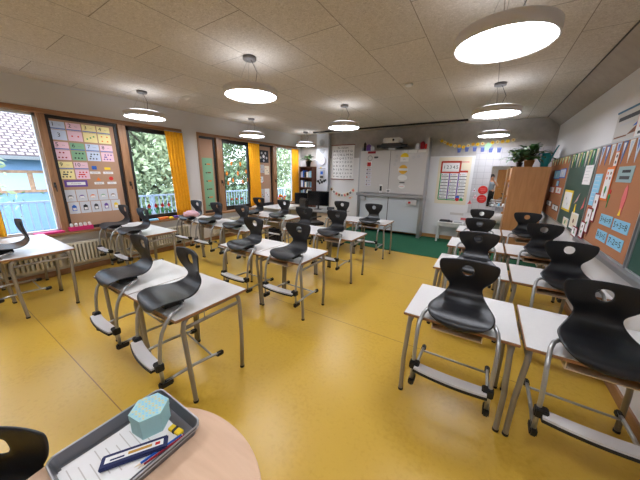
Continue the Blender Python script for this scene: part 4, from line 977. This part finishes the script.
card_right(4.30, 1.57, .24, .36, lambda m, w, h: (m.rect(-w/2, w/2, -h/2, h/2, -.003, LBL, .003), [m.rect(-w*.3, w*.3, h*.4-k*.045, h*.4-k*.045+.008, -.0045, PBL, .001) for k in range(7)]), 'light blue sheet at the left of the large pin board', name='blue_sheet')
card_right(3.48, 1.51, .10, .28, lambda m, w, h: (m.poly([(-.02, -.14), (.02, -.14), (.045, .02), (.03, .10), (.0, .14), (-.03, .10), (-.045, .02)], -.003, SAL, .003), m.poly([(-.03, -.14), (.03, -.14), (.0, -.07)], -.005, YEL, .001)), 'pink rocket-shaped cut-out on the large pin board', name='paper_rocket')
card_right(3.84, 1.50, .10, .18, lambda m, w, h: (m.disc(0, -.003, .02, .026, GRN, 10, .003), m.disc(.0, -.003, .07, .024, RED, 10, .003), m.rect(-.008, .008, -.09, 0, -.003, GRN, .003)), 'red and green flower cut-out beside the tree card', name='paper_flower')
sums = [(3.75, 1.29, .32, '3+6=9'), (3.38, 1.285, .34, '5+3=8'), (3.755, 1.13, .27, '8-3=5'), (3.40, 1.13, .34, '7-2=5')]
for k, (y, z, w_, s_) in enumerate(sums):
    card_right(y, z, w_, .105, lambda m, w, h, s_=s_: (m.rect(-w/2, w/2, -h/2, h/2, -.003, LBL, .003), m.text(s_, .08, INK, y=-.0045, w=w*.85)), 'light blue card reading "%s" on the large pin board' % s_, group='blue sum cards', name='sum_card')
rb = [(4.15, 1.38, .16, .32), (4.25, 1.22, .18, .30), (4.345, 1.09, .16, .21), (4.61, 1.02, .24, .13)]
for k, (y, z, w_, h_) in enumerate(rb):
    card_right(y, z, w_, h_, framed(DRED, M_white, [(0, .2, .018, BRN), (0, -.1, .018, GRN)]), '%s dark red framed card in the slanting row beside the blue sum cards' % ('topmost', 'second', 'third', 'lowest')[k], group='dark red framed cards', name='red_bordered_card', off=.0055+.004*k)
for k, (y, z, w_, h_) in enumerate(((4.84, 1.13, .34, .22), (5.25, 1.06, .30, .12))):
    card_right(y, z, w_, h_, framed(M_white, CRM, [(0, 0, .03, (BRN, GRN)[k])]), '%s white card low on the green chalkboard' % ('right', 'left')[k], group='white cards low on the chalkboard', name='white_card')
# posters above the boards
fp_ = thing('framed_poster', 'poster with blue top and bottom rails above the large pin board', 'poster', (XR-.002, 3.92, 2.08), RR)
MB().rect(-.46, .46, 0, .30, -.006, C('poster_grey', (196, 192, 186)), .004).rect(-.40, .1, .21, .25, -.0075, DGR, .001).rect(-.34, .0, .16, .18, -.0075, LGR, .001).poly([(-.1, .05), (.2, .16), (.1, .06)], -.0075, BRN, .001).poly([(.0, .12), (.24, .2), (.2, .12)], -.0078, BLU, .001).rect(-.42, -.1, .04, .055, -.0075, BRN, .001).build('poster_sheet', fp_)
rl_ = C('rail_blue', (62, 110, 140)); MB().box(-.47, .47, -.012, 0, .30, .318, rl_).box(-.47, .47, -.012, 0, -.018, 0, rl_).build('poster_rail', fp_)
op = MB(); pts = []
for cx_, cz_, a0 in ((.22, .12, 0), (-.22, .12, 90), (-.22, -.12, 180), (.22, -.12, 270)):
    for k in range(6): a = math.radians(a0+18*k); pts.append((cx_+.06*math.cos(a), cz_+.06*math.sin(a)))
op.poly(pts, -.006, ORG, .005).poly([(x*.94, z*.90) for x, z in pts], -.009, M_white, .002)
for k in range(4): op.rect(-.2, -.02-.03*(k % 2), .09-k*.06, .115-k*.06, -.0105, (SAL, DGR)[k % 2], .001)
place(op, 'orange_poster', (XR-.018, 3.50, 2.19), RR, 'white poster with rounded orange border at the right picture edge', 'poster')

# ------------------------------------------------------------------ teacher desk corner
td = thing('teacher_desk', 'grey teacher desk with black front behind the centre tables', 'desk', (-3.72, 6.05, 0))
MB().box(-1.05, .62, -.35, .35, .715, .74, mat('desk_top_grey', (150, 148, 142), .4), .004).build('desktop', td)
for x in (-.97, .54):
    for y in (-.28, .28): MB().box(x-.025, x+.025, y-.025, y+.025, 0, .715, M_steel, .004).build('leg', td)
MB().box(-.60, .52, .24, .26, .25, .70, DGR).build('modesty_panel', td)
MB().box(-.02, .38, -.30, .28, .05, .70, M_shelfwood, .004).build('drawer_unit', td)
def monitor(x, y, rz, w, h, label):
    t = thing('monitor', label, 'monitor', (x, y, .741), rz)
    MB().box(-w/2, w/2, -.02, .02, .10, .10+h, M_black, .008).build('screen_housing', t)
    MB().box(-w/2+.015, w/2-.015, -.0215, -.02, .115, .085+h, mat('dark_screen', (10, 10, 14), .15)).build('screen', t)
    MB().box(-.02, .02, .0, .05, .0, .25, M_black, .004).box(-.11, .11, -.07, .11, 0, .012, M_black, .004).build('monitor_stand', t)
monitor(-3.93, 6.10, .25, .62, .40, 'wide black computer monitor in the middle of the teacher desk')
monitor(-4.52, 6.18, .45, .46, .32, 'smaller black monitor at the window end of the teacher desk')
oc = thing('office_chair', 'black office chair behind the computer monitors', 'chair', (-3.62, 5.36, 0), 2.6)
MB().box(-.24, .24, -.24, .24, .46, .54, M_black, .03).build('seat', oc)
MB().box(-.22, .22, .20, .27, .58, 1.12, M_black, .03).build('backrest', oc)
MB().tube([(0, 0, .09), (0, 0, .46)], .03, M_black, 10).build('gas_column', oc)
for k in range(5):
    a = 2*PI*k/5; MB().tube([(0, 0, .10), (.28*math.cos(a), .28*math.sin(a), .07)], .018, M_black, 8).build('base_arm', oc); MB().sphere((.28*math.cos(a), .28*math.sin(a), .03), .03, M_black, seg=10).build('caster', oc)
for s in (-1, 1): MB().tube([(.25*s, .2, .5), (.29*s, .15, .68), (.29*s, -.1, .70)], .018, M_black, 8).build('armrest', oc)
for k, (x, y, w, d, h, mt, lb) in enumerate(((-3.35, 5.95, .22, .30, .03, M_white, 'white papers at the right end of the teacher desk'), (-3.32, 6.20, .10, .10, .12, INK, 'black pen pot on the teacher desk'), (-3.58, 6.2, .20, .14, .08, DGR, 'dark box in the middle of the teacher desk'), (-3.18, 6.02, .08, .08, .10, MAG, 'magenta cup at the right edge of the teacher desk'))):
    place(MB().box(-w/2, w/2, -d/2, d/2, 0, h, mt, .006), ('paper_pile', 'pen_pot', 'desk_box', 'desk_cup')[k], (x, y, .741), .2*k, lb, ('paper', 'pot', 'box', 'cup')[k])
# window sill things
fv = thing('flower_vase', 'vase with orange and white flowers by the far window', 'vase', (-5.12, 5.95, .741))
MB().lathe([(0, 0), (.05, 0), (.065, .07), (.04, .14), (.05, .16), (.045, .16), (.035, .14), (0, .13)], (0, 0, 0), C('vase_white', (220, 220, 224), .2), 16).build('vase_body', fv)
Rf = random.Random(2)
for k in range(12):
    a = Rf.uniform(0, 2*PI); r = Rf.uniform(.03, .14); z = Rf.uniform(.22, .36)
    f_ = MB().tube([(0, 0, .14), (r*.6*math.cos(a), r*.6*math.sin(a), z*.8), (r*math.cos(a), r*math.sin(a), z)], .003, GRN, 5).sphere((r*math.cos(a), r*math.sin(a), z), .034, (ORG, M_white, RED, ORG, YEL)[k % 5], seg=8)
    f_.build('flower', fv)
sh = thing('low_shelf', 'low pale shelf unit under the far window carrying the flower vase', 'shelf', (-5.2, 6.05, 0))
MB().box(-.38, .38, -.55, .55, .715, .74, M_table, .004).build('shelf_top', sh)
for x in (-.36, .36): MB().box(x-.012, x+.012, -.53, .53, 0, .715, M_table).build('side_panel', sh)
MB().box(-.35, .35, -.53, .53, .33, .35, M_table).build('shelf', sh)
# items on the near sill
pkx = XL+.0
pk = thing('paper_box', 'magenta box filled with white paper rolls on the window sill', 'box', (XL-.02, 1.50, SILL+.041), RL)
MB().box(-.16, .16, -.07, .05, 0, .07, MAG, .003).build('box_body', pk)
for k in range(5): MB().tube([(-.12+.06*k, -.05, .085), (-.10+.06*k, .04, .10)], .022, M_white, 10).build('paper_roll', pk)
place(MB().box(-.17, .17, -.07, .06, 0, .03, MAG, .002), 'magenta_folder', (XL-.02, 1.11, SILL+.041), RL, 'flat magenta folder on the window sill left of the paper rolls', 'folder')
place(MB().box(-.12, .12, -.06, .04, 0, .03, NAVY, .002).box(-.10, .08, -.04, .03, .03, .04, INK, .002), 'dark_binder', (XL-.02, 1.98, SILL+.041), RL, 'dark binder lying on the window sill right of the paper rolls', 'folder')
for k, (y, mt, w) in enumerate(((2.62, LBL, .14), (2.88, ORG, .10), (3.0, YEL, .07), (3.18, PUR, .08))):
    place(MB().box(-w, w, -.06, .04, 0, .03+.01*(k % 2), mt, .003), 'sill_box', (XL-.02, y, SILL+.041), RL, '%s flat box on the sill below the tulip stickers' % ('light blue', 'orange', 'yellow', 'purple')[k], 'box', 'boxes on the near sill')
place(MB().box(-.20, .20, -.07, .05, 0, .09, INK, .01), 'black_case', (XL-.02, 6.1, SILL+.041), RL, 'black case on the far sill below the star board', 'case')

# pink cloth on a chair
def blob(c, sc, seed, m):
    bm = bmesh.new(); bmesh.ops.create_icosphere(bm, subdivisions=3, radius=1); R_ = random.Random(seed); ph_ = [R_.uniform(0, 6) for _ in range(6)]
    for v in bm.verts:
        k = 1+.16*math.sin(5*v.co.x+ph_[0])*math.sin(4*v.co.y+ph_[1])+.12*math.sin(9*v.co.z+7*v.co.x+ph_[2]); v.co = Vector((v.co.x*sc[0]*k, v.co.y*sc[1]*k, max(-.55, v.co.z)*sc[2]*k))
    return MB().bm(bm, m, Matrix.Translation(c) @ Matrix.Rotation(.7, 4, 'Z'), True)
tag(blob((-4.98, 3.02, T+.135), (.15, .10, .075), 4, FLESH).build('pink_cloth'), 'crumpled pink cloth lying on the black chair seat by the yellow curtain', 'cloth')
# school things beneath the rearmost window tables
bagm = C('bag_dark', (44, 44, 52), .8)
for k, (x, y, lb, mt) in enumerate(((-4.35, 4.75, 'dark school bag on the floor under the rearmost window table', bagm), (-2.95, 5.35, 'dark grey bag on the floor beside the teacher desk', DGR))):
    t = thing('school_bag', lb, 'bag', (x, y, 0), .3*k)
    MB().box(-.17, .17, -.10, .10, 0, .36, mt, .04).build('bag_body', t); MB().box(-.13, .13, -.14, -.10, .04, .2, mt, .02).build('front_pocket', t); MB().tube([(-.05, 0, .35), (-.04, 0, .39), (.04, 0, .39), (.05, 0, .35)], .008, M_cap, 6).build('handle', t)

# ------------------------------------------------------------------ photographer (seen in the mirror)
def skin(name, verts, edges, radii, m, parent=None, sub=2):
    me = bpy.data.meshes.new(name); me.from_pydata(verts, edges, []); me.materials.append(m)
    o = bpy.data.objects.new(name, me); COL.objects.link(o)
    if parent is not None: o.parent = parent
    sk_ = o.modifiers.new('skin', 'SKIN'); sk_.use_smooth_shade = True
    for i, r in enumerate(radii):
        r = r if isinstance(r, tuple) else (r, r); me.skin_vertices[0].data[i].radius = r
    me.skin_vertices[0].data[0].use_root = True
    ss = o.modifiers.new('sub', 'SUBSURF'); ss.levels = sub; ss.render_levels = sub
    return o
M_skin = mat('skin', (214, 160, 132), .55); M_shirt = mat('grey_tshirt', (132, 146, 160), .9); M_trous = mat('black_trousers', (30, 30, 34), .85); M_hair = mat('dark_hair', (30, 24, 20), .7)
# person frame: x right, y facing direction; feet at origin
pe = thing('person', 'person in grey T-shirt and black trousers taking the picture, seen in the mirror', 'person', (.085, -.50, 0), math.radians(8))
V_ = [(0, 0, .98), (0, 0, 1.12), (0, .0, 1.28), (0, 0, 1.42), (0, .01, 1.50), (0, .02, 1.56), (0, .03, 1.63), (0, .035, 1.71),
      (-.17, 0, 1.40), (-.25, -.03, 1.22), (-.17, .20, 1.42), (-.105, .43, 1.60),
      (.17, 0, 1.40), (.28, -.0, 1.24), (.18, .22, 1.42), (.075, .43, 1.60),
      (-.10, 0, .90), (-.11, .02, .50), (-.12, 0, .10), (-.13, .14, .035), (.10, 0, .90), (.11, .02, .50), (.12, 0, .10), (.13, .14, .035)]
E_ = [(0, 1), (1, 2), (2, 3), (3, 4), (4, 5), (5, 6), (6, 7), (3, 8), (8, 9), (9, 10), (10, 11), (3, 12), (12, 13), (13, 14), (14, 15), (0, 16), (16, 17), (17, 18), (18, 19), (0, 20), (20, 21), (21, 22), (22, 23)]
R0 = [(.15, .10), (.13, .095), (.15, .105), (.13, .10), (.06, .06), (.058, .058), (.082, .09), (.078, .09), .062, .05, .036, .026, .062, .05, .036, .026, .085, .06, .042, .035, .085, .06, .042, .035]
skin('body', V_, E_, R0, M_skin, pe)
skin('tshirt', [V_[i] for i in (0, 1, 2, 3)]+[V_[4]]+[V_[8], (-.225, -.02, 1.27), V_[12], (.25, .0, 1.29)], [(0, 1), (1, 2), (2, 3), (3, 4), (3, 5), (5, 6), (3, 7), (7, 8)], [(.168, .118), (.148, .112), (.167, .122), (.148, .118), .07, .078, .066, .078, .066], M_shirt, pe)
skin('trousers', [(0, 0, .98), (-.10, 0, .90), (-.11, .02, .50), (-.12, 0, .10), (.10, 0, .90), (.11, .02, .50), (.12, 0, .10)], [(0, 1), (1, 2), (2, 3), (0, 4), (4, 5), (5, 6)], [(.16, .115), .10, .074, .06, .10, .074, .06], M_trous, pe)
hr = MB()
bm = bmesh.new(); bmesh.ops.create_uvsphere(bm, u_segments=20, v_segments=14, radius=1)
for v in list(bm.verts):
    v.co = Vector((v.co.x*.098*(1+.05*math.sin(22*v.co.z+15*v.co.x)), v.co.y*.118*(1+.05*math.sin(17*v.co.z)), v.co.z*.115))
dl = [v for v in bm.verts if v.co.z < -.02 and v.co.y > -.02 or v.co.z < -.08 or (v.co.y > .07 and v.co.z < .045)]; bmesh.ops.delete(bm, geom=dl, context='VERTS')
hr.bm(bm, M_hair, Matrix.Translation((0, .02, 1.715)), True); hr.build('hair', pe)
fcx = MB().sphere((0, .128, 1.665), 1, M_skin, (.014, .018, .022)).sphere((-.093, .03, 1.67), 1, M_skin, (.012, .02, .03)).sphere((.093, .03, 1.67), 1, M_skin, (.012, .02, .03))
fcx.build('nose_and_ears', pe)
MB().sphere((-.033, .110, 1.69), 1, M_white, (.014, .008, .008)).sphere((.033, .110, 1.69), 1, M_white, (.014, .008, .008)).sphere((-.033, .117, 1.69), 1, INK, (.006, .004, .006)).sphere((.033, .117, 1.69), 1, INK, (.006, .004, .006)).build('eyes', pe)
MB().sphere((0, .115, 1.62), 1, SAL, (.026, .008, .007)).build('mouth', pe)
# hands: palm plus five separately bent fingers on each side of the phone
for s, wi in ((-1, 11), (1, 15)):
    wx = V_[wi][0]; wy = V_[wi][1]; wz = V_[wi][2]
    hv_ = [(wx, wy, wz), (wx-.0*s, wy+.02, wz+.035), (wx, wy+.03, wz+.065)]; he = [(0, 1), (1, 2)]; hr_ = [.024, .028, .024]
    for q, (dz, L2) in enumerate(((.075, .055), (.055, .065), (.035, .06), (.015, .045))):
        b = len(hv_); hv_ += [(wx+.004*s, wy+.03, wz+dz), (wx+.006*s, wy+.03+L2*.5, wz+dz+.01), (wx-.028*s, wy+.032+L2*.62, wz+dz+.012)]; he += [(1 if q > 1 else 2, b), (b, b+1), (b+1, b+2)]; hr_ += [.010, .0085, .0075]
    b = len(hv_); hv_ += [(wx-.02*s, wy+.005, wz+.05), (wx-.045*s, wy+.012, wz+.075)]; he += [(1, b), (b, b+1)]; hr_ += [.011, .009]
    skin('hand', hv_, he, hr_, M_skin, pe, 1)
for s in (-1, 1): MB().box(.125*s-.045, .125*s+.045, -.10, .17, 0, .075, INK, .02).build('shoe', pe)
phn = MB().box(-.076, .076, -.037, .037, .012, .020, M_black, .002).box(-.070, .070, -.033, .033, .020, .0205, mat('phone_screen', (30, 40, 60), .1)).build('phone')
phn.matrix_world = CAMM; tag(phn, 'black phone held up by the photographer in the mirror', 'phone')

# ------------------------------------------------------------------ outside the windows
tag(MB().box(-40, XL-.35, -14, 34, -.7, -.6, M_grass).build('lawn'), 'pale green lawn outside the windows', 'lawn', kind='stuff')
struct('trim_5', MB().box(-7.6, XL-.31, -3, 10, -.6, -.05, mat('terrace_concrete', (140, 144, 150), .9)))    # terrace slab outside
rl = thing('balcony_railing', 'pale metal balcony railing outside the windows', 'railing', (-7.5, 3.5, -.05))
MB().box(-.025, .025, -5.5, 5.5, 1.10, 1.14, M_rail).box(-.015, .015, -5.5, 5.5, .08, .11, M_rail).build('rails', rl)
bars = MB()
for k in range(100): bars.box(-.008, .008, -5.45+k*.11-.010, -5.45+k*.11+.010, .11, 1.10, M_rail)
o = bars.build('bars', rl)
for k in range(7): MB().box(-.025, .025, -5.4+k*1.8-.025, -5.4+k*1.8+.025, 0, 1.12, M_rail).build('post', rl)
# neighbour house with tiled roof
hs = thing('neighbour_house', 'pale blue house with tiled roof seen through the leftmost window', 'house', (-14.5, -1.5, -.6))
MB().box(-5, 0, -6.5, 5.0, 0, 2.85, M_fac).build('wall', hs)
rf = MB(); rf.add([(.5, -7, 2.76), (.5, 5.4, 2.76), (-2.5, 5.4, 4.9), (-2.5, -7, 4.9), (.5, -7, 2.66), (.5, 5.4, 2.66), (-2.5, 5.4, 4.8), (-2.5, -7, 4.8)], [(0, 1, 2, 3), (7, 6, 5, 4), (0, 4, 5, 1), (1, 5, 6, 2), (2, 6, 7, 3), (3, 7, 4, 0)], M_roof)
rf.add([(-5.5, -7, 2.76), (-5.5, 5.4, 2.76), (-2.5, 5.4, 4.9), (-2.5, -7, 4.9)], [(3, 2, 1, 0)], M_roof); rf.build('roof', hs)
MB().box(.46, .58, -7, 5.4, 2.62, 2.74, C('gutter', (110, 116, 124), .4)).build('gutter', hs)
for k in range(4):
    y = -4.3+k*2.4+.4
    w_ = MB().box(-.02, .03, y-.1, y+1.75, 1.45, 2.25, mat('brick_window', (150, 122, 104), .8, noise=.3, nscale=8)).build('window', hs)
    MB().box(.03, .035, y+.05, y+.75, 1.55, 2.15, mat('window_blue', (160, 186, 214), .2)).build('pane', w_)
    MB().box(.03, .035, y+.9, y+1.6, 1.55, 2.15, mat('window_blue', (160, 186, 214), .2)).build('pane', w_)
def tree(x, y, h, r, seed, n, mt, label, name='tree'):
    R_ = random.Random(seed); t = thing(name, label, name, (x, y, -.6), 0, 'trees outside the windows')
    tk = MB().tube([(0, 0, 0), (.05, .05, h*.4), (0, .1, h*.8)], [.13, .09, .04], M_bark, 8)
    for k in range(7):
        a = R_.uniform(0, 2*PI); z0 = h*R_.uniform(.3, .7); tk.tube([(0, 0, z0), (r*.4*math.cos(a), r*.4*math.sin(a), z0+h*.12), (r*.8*math.cos(a), r*.8*math.sin(a), z0+h*.2)], [.05, .03, .012], M_bark, 5)
    tk.build('trunk', t)
    vs = []; fs = []
    cl = [(R_.gauss(0, r*.45), R_.gauss(0, r*.45), h*R_.uniform(.22, 1.0)) for _ in range(60)]
    for k in range(n):
        c_ = cl[k % 60]; p = Vector((c_[0]+R_.gauss(0, r*.2), c_[1]+R_.gauss(0, r*.2), c_[2]+R_.gauss(0, h*.05)))
        a = Vector((R_.gauss(0, 1), R_.gauss(0, 1), R_.gauss(0, 1))).normalized(); b = a.cross(Vector((R_.gauss(0, 1), R_.gauss(0, 1), R_.gauss(0, 1)))).normalized(); s_ = R_.uniform(.06, .12)
        i = len(vs); vs += [p-a*s_, p+b*s_*.5, p+a*s_, p-b*s_*.5]; fs.append((i, i+1, i+2, i+3))
    MB().add(vs, fs, mt).build('crown', t)
tree(-10.2, 5.0, 5.5, 1.7, 1, 13000, M_tree1, 'pale green tree outside the window with tulip stickers')
tree(-11.5, 8.2, 6.0, 2.0, 2, 13000, M_tree2, 'darker tree seen through the window with orange leaf stickers')
tree(-10.0, 10.4, 5.5, 1.8, 3, 9000, M_tree1, 'pale tree outside the farthest window')
tree(-13.0, 13.5, 6.5, 2.4, 4, 8000, M_tree2, 'distant darker tree behind the farthest window')
tree(-14.0, 6.4, 6.5, 2.2, 5, 9000, M_tree2, 'distant tree between the house and the near trees')
tree(-10.6, 1.1, 5.2, .5, 6, 260, M_tree1, 'thin bare tree in front of the neighbouring house')
hd = MB(); R_ = random.Random(9); vs = []; fs = []
for k in range(9000):
    p = Vector((-8.9+R_.gauss(0, .25), R_.uniform(2.2, 13), R_.uniform(-.55, .75)+.2*math.sin(k))); a = Vector((R_.gauss(0, 1), R_.gauss(0, 1), R_.gauss(0, 1))).normalized(); b = a.cross(Vector((0.3, .5, .8))).normalized(); s_ = .09
    i = len(vs); vs += [p-a*s_, p+b*s_*.5, p+a*s_, p-b*s_*.5]; fs.append((i, i+1, i+2, i+3))
tag(MB().add(vs, fs, M_tree2).build('hedge'), 'green hedge behind the balcony railing', 'hedge')
